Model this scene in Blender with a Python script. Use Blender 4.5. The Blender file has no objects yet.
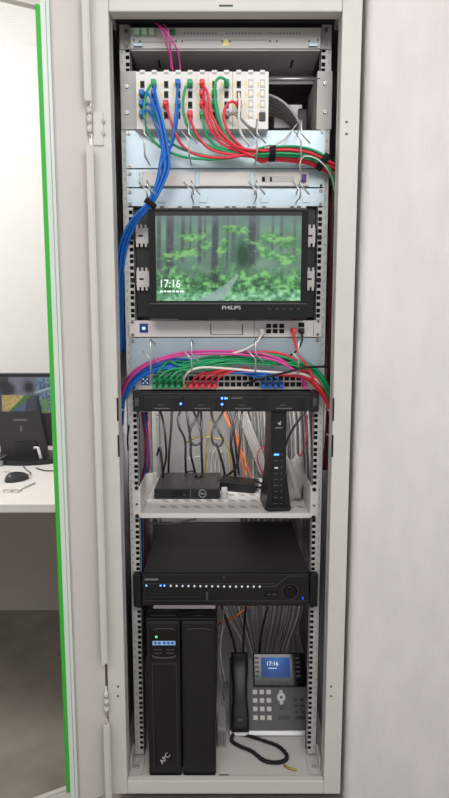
import bpy, bmesh, math, random
import numpy as np
from mathutils import Vector, Matrix
random.seed(7)
COL = bpy.context.scene.collection

# ------------------------------------------------------------------ camera model
F = 576.0; SIN = 0.13; COS = math.sqrt(1 - SIN * SIN); D0 = 1.46; EYE = 1.26; CX = 225.5
def ray(px, py):
    v = (py - 399.0) / F; u = (px - CX) / F
    h = COS - v * SIN
    return u / h, (SIN + v * COS) / h
def at(px, py, Y=0.0):
    a, b = ray(px, py); D = D0 + Y
    return Vector((a * D, Y, EYE - b * D))
def zat(py, Y=0.0): return at(CX, py, Y).z
def xat(px, py, Y=0.0): return at(px, py, Y).x

# ------------------------------------------------------------------ materials
def lin(c):
    if isinstance(c, str):
        c = tuple(int(c[i:i + 2], 16) / 255 for i in (1, 3, 5))
    return tuple((x / 12.92 if x <= 0.04045 else ((x + 0.055) / 1.055) ** 2.4) for x in c[:3]) + (1.0,)
def mat(name, col, rough=0.5, metal=0.0, emit=0.0, noise=0.0, nscale=20.0, bump=0.0, bscale=200.0, spec=0.5, stretch=None, trans=0.0, alpha=1.0, ior=1.45):
    m = bpy.data.materials.new(name); m.use_nodes = True
    nt = m.node_tree; b = nt.nodes['Principled BSDF']
    b.inputs['Base Color'].default_value = lin(col); b.inputs['Roughness'].default_value = rough
    b.inputs['Metallic'].default_value = metal; b.inputs['Specular IOR Level'].default_value = spec
    b.inputs['Transmission Weight'].default_value = trans; b.inputs['IOR'].default_value = ior
    b.inputs['Alpha'].default_value = alpha
    if emit:
        b.inputs['Emission Color'].default_value = lin(col); b.inputs['Emission Strength'].default_value = emit
    tc = nt.nodes.new('ShaderNodeTexCoord'); src = tc.outputs['Object']
    if stretch:
        mp = nt.nodes.new('ShaderNodeMapping'); mp.inputs['Scale'].default_value = stretch
        nt.links.new(src, mp.inputs['Vector']); src = mp.outputs['Vector']
    if noise:
        n = nt.nodes.new('ShaderNodeTexNoise'); n.inputs['Scale'].default_value = nscale; n.inputs['Detail'].default_value = 6
        nt.links.new(src, n.inputs['Vector'])
        r = nt.nodes.new('ShaderNodeMapRange'); r.inputs['To Min'].default_value = 1 - noise; r.inputs['To Max'].default_value = 1 + noise
        r.inputs['From Min'].default_value = 0.3; r.inputs['From Max'].default_value = 0.7
        nt.links.new(n.outputs['Fac'], r.inputs['Value'])
        mx = nt.nodes.new('ShaderNodeVectorMath'); mx.operation = 'SCALE'; mx.inputs[0].default_value = lin(col)[:3]
        nt.links.new(r.outputs['Result'], mx.inputs['Scale']); nt.links.new(mx.outputs['Vector'], b.inputs['Base Color'])
    if bump:
        n = nt.nodes.new('ShaderNodeTexNoise'); n.inputs['Scale'].default_value = bscale; n.inputs['Detail'].default_value = 5
        nt.links.new(src, n.inputs['Vector'])
        bp = nt.nodes.new('ShaderNodeBump'); bp.inputs['Strength'].default_value = bump; bp.inputs['Distance'].default_value = 0.004
        nt.links.new(n.outputs['Fac'], bp.inputs['Height']); nt.links.new(bp.outputs['Normal'], b.inputs['Normal'])
    return m
def attr_mat(name, strength, rough=0.35):
    m = bpy.data.materials.new(name); m.use_nodes = True; nt = m.node_tree; b = nt.nodes['Principled BSDF']
    a = nt.nodes.new('ShaderNodeAttribute'); a.attribute_name = 'picture'
    b.inputs['Base Color'].default_value = (0.01, 0.01, 0.01, 1); b.inputs['Roughness'].default_value = rough
    nt.links.new(a.outputs['Color'], b.inputs['Emission Color']); b.inputs['Emission Strength'].default_value = strength
    return m
M = dict(
    grey=mat('cabinet grey paint', '#cfccc6', 0.45, noise=0.02, bump=0.05, bscale=300),
    door=mat('door grey paint', '#cdc7c2', 0.45, noise=0.015, bump=0.04, bscale=300),
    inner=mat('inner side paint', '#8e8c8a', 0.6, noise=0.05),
    rail=mat('galvanised rail', '#c9c9c5', 0.45, 0.1, noise=0.08, nscale=60),
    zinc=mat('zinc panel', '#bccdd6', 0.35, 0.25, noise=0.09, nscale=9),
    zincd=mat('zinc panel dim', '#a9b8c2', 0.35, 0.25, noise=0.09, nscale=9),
    steel=mat('steel', '#c4c4c2', 0.3, 0.8),
    screw=mat('screw', '#a8a6a2', 0.3, 0.8),
    screwd=mat('black screw', '#1a1a1c', 0.4),
    hole=mat('dark slot', '#0c0c0d', 0.8),
    white=mat('white metal', '#d9d4d0', 0.4, noise=0.01),
    white2=mat('white module plastic', '#e8e6e2', 0.4),
    lgrey=mat('light grey metal', '#b9b8b4', 0.5, 0.1, noise=0.03),
    mgrey=mat('mid grey metal', '#aaa8a5', 0.5, 0.1, noise=0.04),
    dgrey=mat('dark grey', '#4a494a', 0.6),
    yellow=mat('yellow mark', '#f2e07c', 0.5),
    black=mat('black plastic', '#151517', 0.4, noise=0.05),
    blackm=mat('black metal', '#242426', 0.45, noise=0.06),
    blackg=mat('black gloss', '#0b0b0d', 0.12),
    blackt=mat('black top metal', '#2e2c2d', 0.4),
    bezel=mat('bezel', '#1d1d20', 0.3),
    velcro=mat('velcro', '#131315', 0.9),
    blue=mat('blue cable', '#2470cc', 0.4), green=mat('green cable', '#25a066', 0.4), red=mat('red cable', '#e8384a', 0.4),
    pink=mat('pink cable', '#d8479b', 0.4), wht=mat('white cable', '#dedcd4', 0.4), gry=mat('grey cable', '#aeaba7', 0.5),
    gryd=mat('dark grey cable', '#918d89', 0.5), blk=mat('black cable', '#121214', 0.45), org=mat('orange cable', '#e06a30', 0.4),
    yel=mat('yellow cable', '#8f8040', 0.5), dred=mat('dark red cable', '#8a1630', 0.5), grnd=mat('dark green cable', '#0f5a40', 0.45),
    plaster=mat('wall plaster', '#dcd7d5', 0.8, noise=0.045, nscale=16, bump=1.0, bscale=38, stretch=(1, 1, 0.4)),
    wallp=mat('white wall', '#e6e3e0', 0.8, noise=0.01),
    wallb=mat('wall shade', '#b0a8a2', 0.9, noise=0.03),
    floor=mat('mottled floor', '#8a827a', 0.7, noise=0.22, nscale=7),
    ceil=mat('ceiling', '#e6e3de', 0.9),
    desk=mat('desk white', '#e4dedc', 0.4), taupe=mat('shade-toned board', '#b3a9a5', 0.6, noise=0.03),
    seal=mat('green strip', '#35b035', 0.5), seam=mat('glass edge', '#d3dcd6', 0.25),
    gland=mat('green terminal', '#a9c3a6', 0.5), glandd=mat('green terminal dark', '#2f7d48', 0.5),
    purple=mat('purple plug', '#4c3486', 0.5), silver=mat('silver', '#d9d9d8', 0.3, 0.3),
    key=mat('grey key', '#c9c6c2', 0.5), led=mat('blue led', '#3a66ff', 0.5, emit=6), ledw=mat('white led', '#c8cdd8', 0.5, emit=0.45),
    ledg=mat('green led', '#40d070', 0.5, emit=2.0), lcd=mat('blue lcd', '#12306e', 0.3, emit=0.35), lcdl=mat('lcd bar', '#7fa0c8', 0.4, emit=0.5),
    printw=mat('white print', '#b9b9b9', 0.6), prints=mat('dim print', '#6b6b6e', 0.6), txt=mat('screen text', '#dfe8ee', 0.5, emit=0.55),
    phone=mat('phone grey', '#4c4c50', 0.5), bag=mat('plastic bag', '#b5b0ac', 0.25, noise=0.05, bump=0.3, bscale=40),
    brass=mat('brass', '#b09340', 0.4, 0.5), sheet=mat('grey sheet', '#9a9092', 0.5), keyb=mat('keyboard silver', '#8f8f90', 0.5),
    mouse=mat('mouse', '#2b2c31', 0.35), lamp=mat('lamp diffuser', '#ffffff', 0.5, emit=3.0),
    forest=attr_mat('forest picture', 0.95, .6), cctv=attr_mat('camera picture', 0.62), phs=attr_mat('phone picture', 0.62, .6),
)
def glassmat():
    m = bpy.data.materials.new('door glass'); m.use_nodes = True; nt = m.node_tree
    nt.nodes.remove(nt.nodes['Principled BSDF']); out = nt.nodes['Material Output']
    t = nt.nodes.new('ShaderNodeBsdfTransparent'); t.inputs['Color'].default_value = (0.93, 0.94, 0.93, 1)
    g = nt.nodes.new('ShaderNodeBsdfGlossy'); g.inputs['Roughness'].default_value = 0.02
    fr = nt.nodes.new('ShaderNodeFresnel'); fr.inputs['IOR'].default_value = 1.2
    mx = nt.nodes.new('ShaderNodeMixShader'); nt.links.new(fr.outputs['Fac'], mx.inputs['Fac'])
    nt.links.new(t.outputs[0], mx.inputs[1]); nt.links.new(g.outputs[0], mx.inputs[2]); nt.links.new(mx.outputs[0], out.inputs['Surface'])
    return m
M['glass'] = glassmat()

# ------------------------------------------------------------------ mesh builder
ORG = {}
class MB:
    def __init__(s, Mx=None): s.bm = bmesh.new(); s.Mx = Mx; s.mi = 0
    def _fin(s, vs, fs):
        for f in fs: f.material_index = s.mi
    def add(s, verts, faces, smooth=False):
        vv = [s.bm.verts.new((s.Mx @ Vector(v)) if s.Mx else Vector(v)) for v in verts]
        for f in faces:
            try:
                fc = s.bm.faces.new([vv[i] for i in f]); fc.smooth = smooth; fc.material_index = s.mi
            except ValueError: pass
        return s
    def box(s, x0, x1, y0, y1, z0, z1, bv=0.0):
        if x1 < x0: x0, x1 = x1, x0
        if y1 < y0: y0, y1 = y1, y0
        if z1 < z0: z0, z1 = z1, z0
        t = bmesh.new()
        c = [t.verts.new(p) for p in ((x0,y0,z0),(x1,y0,z0),(x1,y1,z0),(x0,y1,z0),(x0,y0,z1),(x1,y0,z1),(x1,y1,z1),(x0,y1,z1))]
        for f in ((0,3,2,1),(4,5,6,7),(0,1,5,4),(1,2,6,5),(2,3,7,6),(3,0,4,7)): t.faces.new([c[i] for i in f])
        if bv > 0:
            bv = min(bv, (x1-x0)*.45, (y1-y0)*.45, (z1-z0)*.45)
            bmesh.ops.bevel(t, geom=t.edges[:], offset=bv, segments=2, profile=0.6, affect='EDGES')
        t.verts.index_update()
        s.add([v.co.copy() for v in t.verts], [[v.index for v in f.verts] for f in t.faces]); t.free()
        return s
    def bpx(s, x0, y0, x1, y1, Yf, Yb, bv=0.0):       # box whose front face (at depth Yf) shows at these picture coordinates
        ym = (y0 + y1) / 2
        return s.box(xat(x0, ym, Yf), xat(x1, ym, Yf), Yf, Yb, zat(y1, Yf), zat(y0, Yf), bv)
    def tube(s, pts, r, n=8, cap=True, smooth=True, sub=6, flat=1.0):
        P = [Vector(p) for p in pts]
        if sub > 1 and len(P) > 2:
            Q = [P[0] * 2 - P[1]] + P + [P[-1] * 2 - P[-2]]; out = []
            for i in range(1, len(Q) - 2):
                a, b, c, d = Q[i-1:i+3]
                for k in range(sub):
                    t = k / sub
                    out.append(0.5 * ((2*b) + (c-a)*t + (2*a-5*b+4*c-d)*t*t + (3*b-a-3*c+d)*t**3))
            out.append(P[-1]); P = out
        T = [(P[min(i+1, len(P)-1)] - P[max(i-1, 0)]).normalized() for i in range(len(P))]
        nrm = T[0].orthogonal().normalized(); V = []; 
        for i, p in enumerate(P):
            nrm = (nrm - T[i] * nrm.dot(T[i]))
            nrm = nrm.normalized() if nrm.length > 1e-6 else T[i].orthogonal().normalized()
            bn = T[i].cross(nrm); rr = r[min(int(i/ max(sub,1)), len(r)-1)] if isinstance(r, (list, tuple)) else r
            for k in range(n):
                a = 2*math.pi*k/n; V.append(p + nrm*math.cos(a)*rr + bn*math.sin(a)*rr*flat)
        Fc = []
        for i in range(len(P)-1):
            for k in range(n):
                Fc.append((i*n+k, i*n+(k+1)%n, (i+1)*n+(k+1)%n, (i+1)*n+k))
        if cap: Fc.append(tuple(range(n-1, -1, -1))); Fc.append(tuple(range((len(P)-1)*n, len(P)*n)))
        s.add(V, Fc, smooth); return s
    def cyl(s, c, axis, r, h, n=20, r2=None, smooth=True):
        c = Vector(c); ax = Vector(axis).normalized(); return s.tube2(c, c + ax*h, r, r if r2 is None else r2, n, smooth)
    def tube2(s, a, b, r1, r2, n, smooth=True):
        ax = (b-a).normalized(); u = ax.orthogonal().normalized(); w = ax.cross(u); V = []
        for p, r in ((a, r1), (b, r2)):
            for k in range(n):
                t = 2*math.pi*k/n; V.append(p + u*math.cos(t)*r + w*math.sin(t)*r)
        base = len(V)
        vv = [s.bm.verts.new((s.Mx @ v) if s.Mx else v) for v in V]
        for k in range(n):
            f = s.bm.faces.new((vv[k], vv[(k+1)%n], vv[n+(k+1)%n], vv[n+k])); f.smooth = smooth; f.material_index = s.mi
        for fl in (vv[:n][::-1], vv[n:]):
            f = s.bm.faces.new(fl); f.material_index = s.mi
        return s
    def prism(s, poly, a0, a1, axis='x'):      # poly in the other two axes
        n = len(poly)
        def p3(u, v, w): return {'x': (w, u, v), 'y': (u, w, v), 'z': (u, v, w)}[axis]
        V = [p3(u, v, a0) for u, v in poly] + [p3(u, v, a1) for u, v in poly]
        s.add(V, [tuple(range(n)), tuple(range(2*n-1, n-1, -1))] + [(i, n+i, n+(i+1)%n, (i+1)%n) for i in range(n)]); return s
    def build(s, name, m, parent=None, loc=None):
        bmesh.ops.recalc_face_normals(s.bm, faces=s.bm.faces[:])
        if parent is not None: org = ORG[parent]
        else:
            if loc is None:
                xs = [v.co for v in s.bm.verts]
                loc = Vector(((min(v.x for v in xs)+max(v.x for v in xs))/2, (min(v.y for v in xs)+max(v.y for v in xs))/2, min(v.z for v in xs)))
            org = Vector(loc)
        for v in s.bm.verts: v.co -= org
        me = bpy.data.meshes.new(name); s.bm.to_mesh(me); s.bm.free()
        for mm in (m if isinstance(m, (list, tuple)) else [m]): me.materials.append(M[mm] if isinstance(mm, str) else mm)
        o = bpy.data.objects.new(name, me); COL.objects.link(o)
        if parent is not None: o.parent = parent
        else: o.location = org
        ORG[o] = org
        return o
def tag(o, label, cat, group=None, kind=None):
    if label: o['label'] = label
    if cat: o['category'] = cat
    if group: o['group'] = group
    if kind: o['kind'] = kind
    return o
def thing(name, label, cat, loc, group=None):
    o = bpy.data.objects.new(name, None); o.empty_display_size = 0.02; COL.objects.link(o); o.location = loc; ORG[o] = Vector(loc)
    return tag(o, label, cat, group)
def struct(name, mb, m, parent=None):
    o = mb.build(name, m, parent)
    if parent is None: o['kind'] = 'structure'
    return o
def text(s, size, m, parent, loc, rot=None, name='lettering', extr=0.0004, sx=1.0, align='CENTER'):
    cu = bpy.data.curves.new('t', 'FONT'); cu.body = s; cu.size = size; cu.extrude = extr; cu.align_x = align; cu.align_y = 'CENTER'
    ob = bpy.data.objects.new('t', cu); COL.objects.link(ob)
    bpy.context.view_layer.update()
    me = bpy.data.meshes.new_from_object(ob.evaluated_get(bpy.context.evaluated_depsgraph_get()))
    COL.objects.unlink(ob); bpy.data.objects.remove(ob)
    R = rot if rot is not None else Matrix.Rotation(math.pi/2, 4, 'X')
    me.transform(Matrix.Translation(Vector(loc) - ORG[parent]) @ R @ Matrix.Diagonal((sx, 1, 1, 1)))
    me.materials.clear(); me.materials.append(M[m])
    o = bpy.data.objects.new(name, me); COL.objects.link(o); o.parent = parent; ORG[o] = ORG[parent]; return o
def picture(name, fn, W, H, p00, pu, pv, m, parent):   # flat screen grid, fn(u,v)->rgb arrays, v up
    u, v = np.meshgrid(np.linspace(0, 1, W), np.linspace(0, 1, H))
    rgb = fn(u, v); p00 = Vector(p00) - ORG[parent]; pu = Vector(pu); pv = Vector(pv)
    co = np.array(p00)[None, None] + u[..., None]*np.array(pu) + v[..., None]*np.array(pv)
    idx = np.arange(W*H).reshape(H, W)
    fc = np.stack([idx[:-1, :-1], idx[:-1, 1:], idx[1:, 1:], idx[1:, :-1]], -1).reshape(-1, 4)
    me = bpy.data.meshes.new(name); me.from_pydata(co.reshape(-1, 3).tolist(), [], fc.tolist())
    ca = me.color_attributes.new('picture', 'FLOAT_COLOR', 'POINT')
    l = np.where(rgb <= .04045, rgb/12.92, ((np.clip(rgb, 0, 1)+.055)/1.055)**2.4)
    ca.data.foreach_set('color', np.concatenate([l, np.ones((H, W, 1))], -1).astype(np.float32).ravel())
    me.materials.append(M[m]); o = bpy.data.objects.new(name, me); COL.objects.link(o); o.parent = parent; ORG[o] = ORG[parent]; return o
rng = np.random.default_rng(3)
def vnoise(u, v, fx, fy):
    g = rng.random((int(fy*1.4)+6, int(fx*1.4)+6)); x = u*fx+1+.15*fx; y = v*fy+1+.15*fy
    xi = x.astype(int); yi = y.astype(int); a = x-xi; b = y-yi; a = a*a*(3-2*a); b = b*b*(3-2*b)
    return (g[yi, xi]*(1-a)+g[yi, xi+1]*a)*(1-b) + (g[yi+1, xi]*(1-a)+g[yi+1, xi+1]*a)*b
def fbm(u, v, f, o=4, asp=1.0):
    r = 0; w = 0
    for k in range(o): r = r + vnoise(u, v, f*2**k*asp, f*2**k)*0.6**k; w += 0.6**k
    return r/w
def c3(r, g, b): return np.array([r, g, b])/255.0
def mixc(a, b, t): return a*(1-t[..., None]) + b*t[..., None]

# ================================================================== SETTING
FLZ = 0.0
struct('floor', MB().box(-2.6, 2.0, -2.6, 1.16, -0.05, 0.0), 'floor')
struct('wall_back', MB().box(-2.6, 0.32, 1.14, 1.2, 0.0, 2.75), 'wallp')
struct('wall_left', MB().box(-2.66, -2.6, -2.6, 1.2, 0.0, 2.75), 'wallp')
struct('ceiling', MB().box(-2.6, 2.0, -2.6, 1.2, 2.75, 2.8), 'ceil')
# plastered wall with a rounded corner beside the cabinet
WF = -0.097
poly = [(2.0, WF)] + [(0.3125 + 0.02 - 0.02*math.sin(a), WF + 0.02 - 0.02*math.cos(a)) for a in [i*math.pi/16 for i in range(9)]] + [(0.3125, 1.2), (2.0, 1.2)]
wb = MB(); wb.prism(poly, 0.0, 2.75, 'z'); struct('wall_right', wb, 'plaster')
# ceiling lamps, out of view
for i, (lx, ly) in enumerate(((-0.75, -1.55), (0.55, -1.55))):
    t = thing('ceiling_lamp', ['square ceiling lamp panel above the open glass door', 'square ceiling lamp panel above the plastered wall'][i], 'lamp', (lx, ly, 2.75))
    MB().box(lx-.3, lx+.3, ly-.3, ly+.3, 2.715, 2.75, .004).build('frame', 'white', t)
    MB().box(lx-.28, lx+.28, ly-.28, ly+.28, 2.711, 2.716).build('diffuser', 'lamp', t)

# ================================================================== CABINET
FY = -0.10
FZT = zat(11.5, FY)              # lower edge of the top beam
SZT = 0.067; SILL = 0.077; SZB = zat(794, FY)
cab = thing('server_cabinet', 'tall light grey network cabinet standing open beside the plastered wall', 'cabinet', (0, 0.2, 0.0))
for sx in (-1, 1):
    b = MB(); xi = 0.2565; xo = 0.3
    b.box(sx*xi, sx*xo, FY, FY+0.025, SZB, 2.02, 0.002); b.box(sx*xi, sx*(xi+.004), FY+.02, FY+.045, SZT, 2.0)
    b.box(sx*.292, sx*xo, FY+.02, .66, SZB, 2.02)
    st = b.build('side_stile', 'grey', cab)
    h = MB()
    for py in ((122, 134) if sx > 0 else ()):
        p = at(346.5, py, FY); h.cyl((p.x, FY+.0005, p.z), (0, -1, 0), .0028, .0012, 12)
    for py in (686.5, 696):
        p = at(331 if sx > 0 else 118, py, FY); h.cyl((p.x, FY+.0005, p.z), (0, -1, 0), .0028, .0012, 12)
    h.build('stile_screw', 'dgrey', st)
    xx = sx*xi
    for (a, c) in ((398, 421), (435, 457)):
        h = MB(); h.box(xx-sx*.0006, xx+sx*.003, FY-.0006, FY+.004, zat(c, FY), zat(a, FY)); h.build('latch_slot', 'hole', st)
    # inner side lining
    MB().box(sx*.286, sx*.291, FY+.045, .64, SZT, 1.99).build('side_lining', 'inner', cab)
b = MB(); b.box(-.2565, .2565, FY, FY+.035, FZT, 2.02, .004); tb = b.build('top_beam', 'grey', cab)
b = MB(); b.bpx(219, 4.6, 233, 6.6, FY-.0005, FY+.002, .0005); b.build('badge_slot', 'dgrey', tb)
MB().box(-.2565, .2565, FY, FY+.02, SZB, SILL, .003).build('bottom_sill', 'grey', cab)
MB().box(-.29, .29, FY+.02, .64, SZT-.014, SZT-.0005, .001).build('floor_tray', 'grey', cab)
MB().box(-.29, .29, FY+.03, .66, 1.992, 2.018).build('roof_panel', 'inner', cab)
b = MB(); b.box(-.2565, .2565, -.055, -.04, 1.962, 1.992); b.box(-.2565, .2565, .0, .03, 1.962, 1.992); b.build('cross_rail', 'dgrey', cab)
MB().box(-.29, .29, .645, .66, SZT, 2.0).build('back_panel', 'white', cab)
# slots in tray
b = MB()
for px, py in ((224, 778),):
    p = at(px, py, FY+.03); b.box(p.x-.013, p.x+.013, FY+.03, FY+.034, SZT-.002, SZT)
b.build('tray_slot', 'hole', cab)
for sx in (-1, 1):
    b = MB(); b.box(sx*.2565, sx*.286, FY+.04, FY+.1, 1.945, 1.962, .002); k = b.build('corner_bracket', 'rail', cab)
    p = (sx*.262, FY+.07, 1.945); MB().cyl(p, (0, 0, -1), .008, .004, 14).build('bolt', 'steel', k)
    b = MB(); b.box(sx*.222, sx*.285, -.07, -.012, SZT, SZT+.004, .001); b.box(sx*.25, sx*.254, -.06, -.012, SZT, SZT+.045); k = b.build('rail_foot', 'rail', cab)
    MB().cyl((sx*.24, -.045, SZT+.003), (0, 0, 1), .007, .005, 14).build('bolt', 'steel', k)
# mounting rails with square holes
RB, RT = SZT+.006, 1.958
U0 = 0.0855; U = .04445
def rail(x_in, x_h, x_out, y0, y1, sgn, name='mounting_rail', flange=.045):
    b = MB(); hw = .0047
    zs = []
    for n in range(42):
        for o in (.00635, .022225, .0381): zs.append(U0 + n*U + o)
    prev = RB
    lo, hi = sorted((x_in, x_out)); h0, h1 = x_h-hw, x_h+hw
    b.box(lo, h0, y0, y1, RB, RT); b.box(h1, hi, y0, y1, RB, RT)
    for z in zs: b.box(h0, h1, y0, y1, prev, z-hw); prev = z+hw
    b.box(h0, h1, y0, y1, prev, RT)
    b.box(x_out, x_out-sgn*.002, y0, y0+flange, RB, RT); b.box(x_in, x_in+sgn*.0015, y0, y0+.018, RB, RT)
    return b.build(name, 'rail', cab)
for sx in (-1, 1):
    r = rail(sx*.2255, sx*.2325, sx*.253, 0.0, .002, sx)
    b = MB()
    for n in range(84): z = U0 + n*U/2 + .011; b.box(sx*.2435, sx*.2465, -.0006, .001, z-.0035, z+.0035)
    b.build('number_marks', 'mgrey', r)
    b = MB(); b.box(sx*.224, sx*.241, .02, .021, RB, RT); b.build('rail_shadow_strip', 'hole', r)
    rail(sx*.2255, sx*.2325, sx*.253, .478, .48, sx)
# wire handles beside the rails
for sx in (-1, 1):
    x = sx*.2725; MB().tube([at(CX, 411, -.03)+Vector((x-sx*.012, .02, 0)), at(CX, 411, -.03)+Vector((x, 0, 0)), at(CX, 424, -.03)+Vector((x, 0, 0)), at(CX, 436, -.03)+Vector((x, 0, 0)), at(CX, 436, -.03)+Vector((x-sx*.012, .02, 0))], .003, 8, sub=1).build('lock_loop', 'rail', cab)

# ---- glass door, open past the side
ang = math.radians(27.5)
HX, HY = -.3, FY-.004
dx, dy = -math.cos(ang), -math.sin(ang)
RM = Matrix(((dx, -dy*-1, 0, HX), (dy, dx*-1*-1, 0, HY), (0, 0, 1, 0), (0, 0, 0, 1)))
# local: +x along door away from hinge, +y = toward the viewer side of the door
nx, ny = (dy, -dx)                     # normal candidates
if ny > 0: nx, ny = -nx, -ny
RM = Matrix(((dx, nx, 0, HX), (dy, ny, 0, HY), (0, 0, 1, 0), (0, 0, 0, 1)))
DZ0, DZ1 = .045, 2.0
GZ0 = zat(792, -.153); GZ1 = zat(4.5, -.153)
ge = .103                              # glass begins
b = MB(RM); b.box(.004, ge+.004, -.022, -.002, DZ0, DZ1, .002); b.box(.48, .60, -.022, -.002, DZ0, DZ1, .002)
b.box(ge+.003, .482, -.0215, -.0025, GZ1-.002, DZ1-.001, .001); b.box(ge+.003, .482, -.0215, -.0025, DZ0+.001, GZ0+.002, .001)
door = b.build('door', 'door', cab)
b = MB(RM)      # folded lip near the hinge, interrupted at the hinges
zh = [(zat(103, FY-.02), DZ1), (zat(664, FY-.02)+.006, zat(146, FY-.02)), (DZ0, zat(722, FY-.02))]
for z0, z1 in zh: b.box(.004, .0075, -.003, .026, z0, z1, .001); b.box(.0075, .02, .023, .026, z0, z1, .001)
b.build('door_lip', 'grey', door)
b = MB(RM); b.box(ge-.012, ge-.001, -.003, .001, DZ0+.02, DZ1-.02, .0008); 
b.build('rim_strip', 'seam', door)
b = MB(RM); b.box(ge-.0195, ge-.0125, .0, .004, DZ0+.02, DZ1-.02, .001); b.build('rubber_bead', 'seam', door)
MB(RM).box(ge-.026, ge-.021, -.0026, -.0012, DZ0+.02, DZ1-.02, .0003).build('rim_shade_strip', 'lgrey', door)  # raised grey strip standing in for the shade line along the rim
MB(RM).box(ge-.003, .49, -.008, -.004, GZ0-.004, GZ1+.004).build('glass_pane', 'glass', door)
MB(RM).box(ge-.001, ge+.0082, -.0035, .0015, GZ0, GZ1).build('edge_strip', 'seal', door)
for zc, top in ((zat(121, FY), 1), (zat(698, FY), 0)):
    b = MB(); 
    if top: b.box(-.297, -.2735, FY-.004, FY+.001, zat(146, FY), zat(112, FY), .002)
    for k in (-1, 0, 1): b.cyl((-.302, FY-.012, zc+k*.02-.009), (0, 0, 1), .006, .014, 12)
    b.cyl((-.302, FY-.012, zc-.04), (0, 0, 1), .003, .08, 10)
    h = b.build('hinge', 'grey', cab)
    if top:
        s = MB()
        for py in (122, 134): p = at(103.7, py, FY); s.cyl((p.x, FY-.0035, p.z), (0, -1, 0), .0042, .0025, 14)
        s.build('hinge_screw', 'mgrey', h)

# ================================================================== rack devices
def screw(b, px, py, Y=-.004, r=.0048):
    p = at(px, py, Y); b.cyl((p.x, Y+.001, p.z), (0, -1, 0), r, .004, 14, r*.8)
def ears_screws(parent, pts, m='screw', Y=-.004, r=.0048):
    for (px, py) in pts:
        b = MB(); screw(b, px, py, Y, r); k = b.build('screw', m, parent)
        p = at(px, py, Y); MB().cyl((p.x, Y-.0028, p.z), (0, -1, 0), r*.38, .0006, 8).build('screw_socket', 'hole', k)

# --- 1 top fibre tray
z0, z1 = zat(48.5, -.02), zat(27.5, -.02)
t = thing('fibre_tray', 'long light grey steel tray with green terminals at the very top of the cabinet', 'rack tray', (0, 0, z0))
b = MB(); b.box(-.222, .222, -.02, -.014, z0, z1, .001); b.box(-.222, .222, -.016, .15, z0-.002, z0, .0005); b.box(-.222, -.220, -.016, .15, z0, z1); b.box(.220, .222, -.016, .15, z0, z1); b.box(-.222, .222, .148, .15, z0, z1); b.box(-.222, .222, -.016, .15, z1-.002, z1)
body = b.build('tray_body', 'lgrey', t)
MB().box(-.2215, .2215, -.0165, .149, z0-.0035, z0-.0015).build('underside', 'mgrey', t)
b = MB()
for px, py in ((134, 40), (140, 41), (176, 41), (182, 41), (222, 41), (230, 41), (270, 41), (277, 41), (309, 41), (318, 40)): b.bpx(px-.7, py-1, px+.7, py+1.2, -.0206, -.018)
b.build('slot_marks', 'dgrey', body)
b = MB()
for a, c in ((184, 218), (226, 262), (268, 300)):
    x = a
    while x < c: b.bpx(x, 32.5, x+1.6, 33.8, -.0204, -.018); x += 3.1
b.bpx(138, 41.8, 176, 42.3, -.0204, -.018); b.bpx(184, 39.8, 222, 40.3, -.0204, -.018); b.bpx(230, 39.8, 268, 40.3, -.0204, -.018)
b.build('printing', 'prints', body)
b = MB(); p = at(226, 42.5, -.0204); b.prism([(p.x-.009, p.z-.007), (p.x+.009, p.z-.007), (p.x, p.z+.009)], -.0208, -.019, 'y'); b.build('warning_triangle', 'yellow', body)
for i, px in enumerate((133.5, 141, 148.5)):
    MB().bpx(px, 27.5, px+6, 33.5, -.034, -.019, .001).build('terminal_block', 'gland', t)
MB().bpx(169.5, 28.5, 175, 33, -.03, -.019, .001).build('terminal_block', 'glandd', t)
for px in (137, 313):
    MB().bpx(px-4, 43, px+5, 46, -.026, -.019, .001).build('catch', 'zincd', t)
for a, c, x0, x1 in ((27, 49, 119.5, 131.5), (27, 49, 320.5, 331.5)):
    MB().bpx(x0, a, x1, c, -.004, -.0004, .0008).build('ear', 'lgrey', t)
ears_screws(t, ((126, 31), (126, 45.5), (326, 30), (326, 43.5)), Y=-.005)
# dark holes in underside
b = MB()
for sx in (-1, 1): b.box(sx*.16, sx*.165, .03, .075, z0-.0042, z0-.003)
b.build('underside_slot', 'hole', t)

# --- 2 white keystone patch panel on steel bracket
t = thing('modular_patch_bay', 'three-unit white modular patch panel with patch cords at the top of the rack', 'patch panel', (0, 0, zat(129.5)))
MB().bpx(121, 71, 137.5, 129.5, -.003, -.0004, .0008).build('ear', 'lgrey', t)
b = MB(); b.bpx(317, 71, 332, 129.5, -.003, -.0004, .0008); x = xat(318, 100); b.box(x-.001, x+.002, -.001, .17, zat(129.5), zat(71)); b.build('ear', 'lgrey', t)
b = MB(); b.box(-.225, .225, .10, .104, zat(84, .1), zat(76, .1)); b.build('rear_bar', 'steel', t)
b = MB(); b.tube([at(266, 79, 0), at(320, 79, 0)], .0035, 8, sub=1); b.build('support_rod', 'steel', t)
ears_screws(t, ((127, 86.5), (127, 112.5), (325, 83.5), (325, 112)))
PC = [142.3, 154.2, 166.2, 178.2, 190.2, 202.3, 214.4, 226.5, 238.8, 250.8, 262.5]
PR = [84.5, 94.6, 105, 115.3]
words = ['first', 'second', 'third', 'fourth', 'fifth', 'sixth', 'seventh', 'eighth', 'ninth', 'tenth', 'eleventh']
YM = -.035
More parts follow.
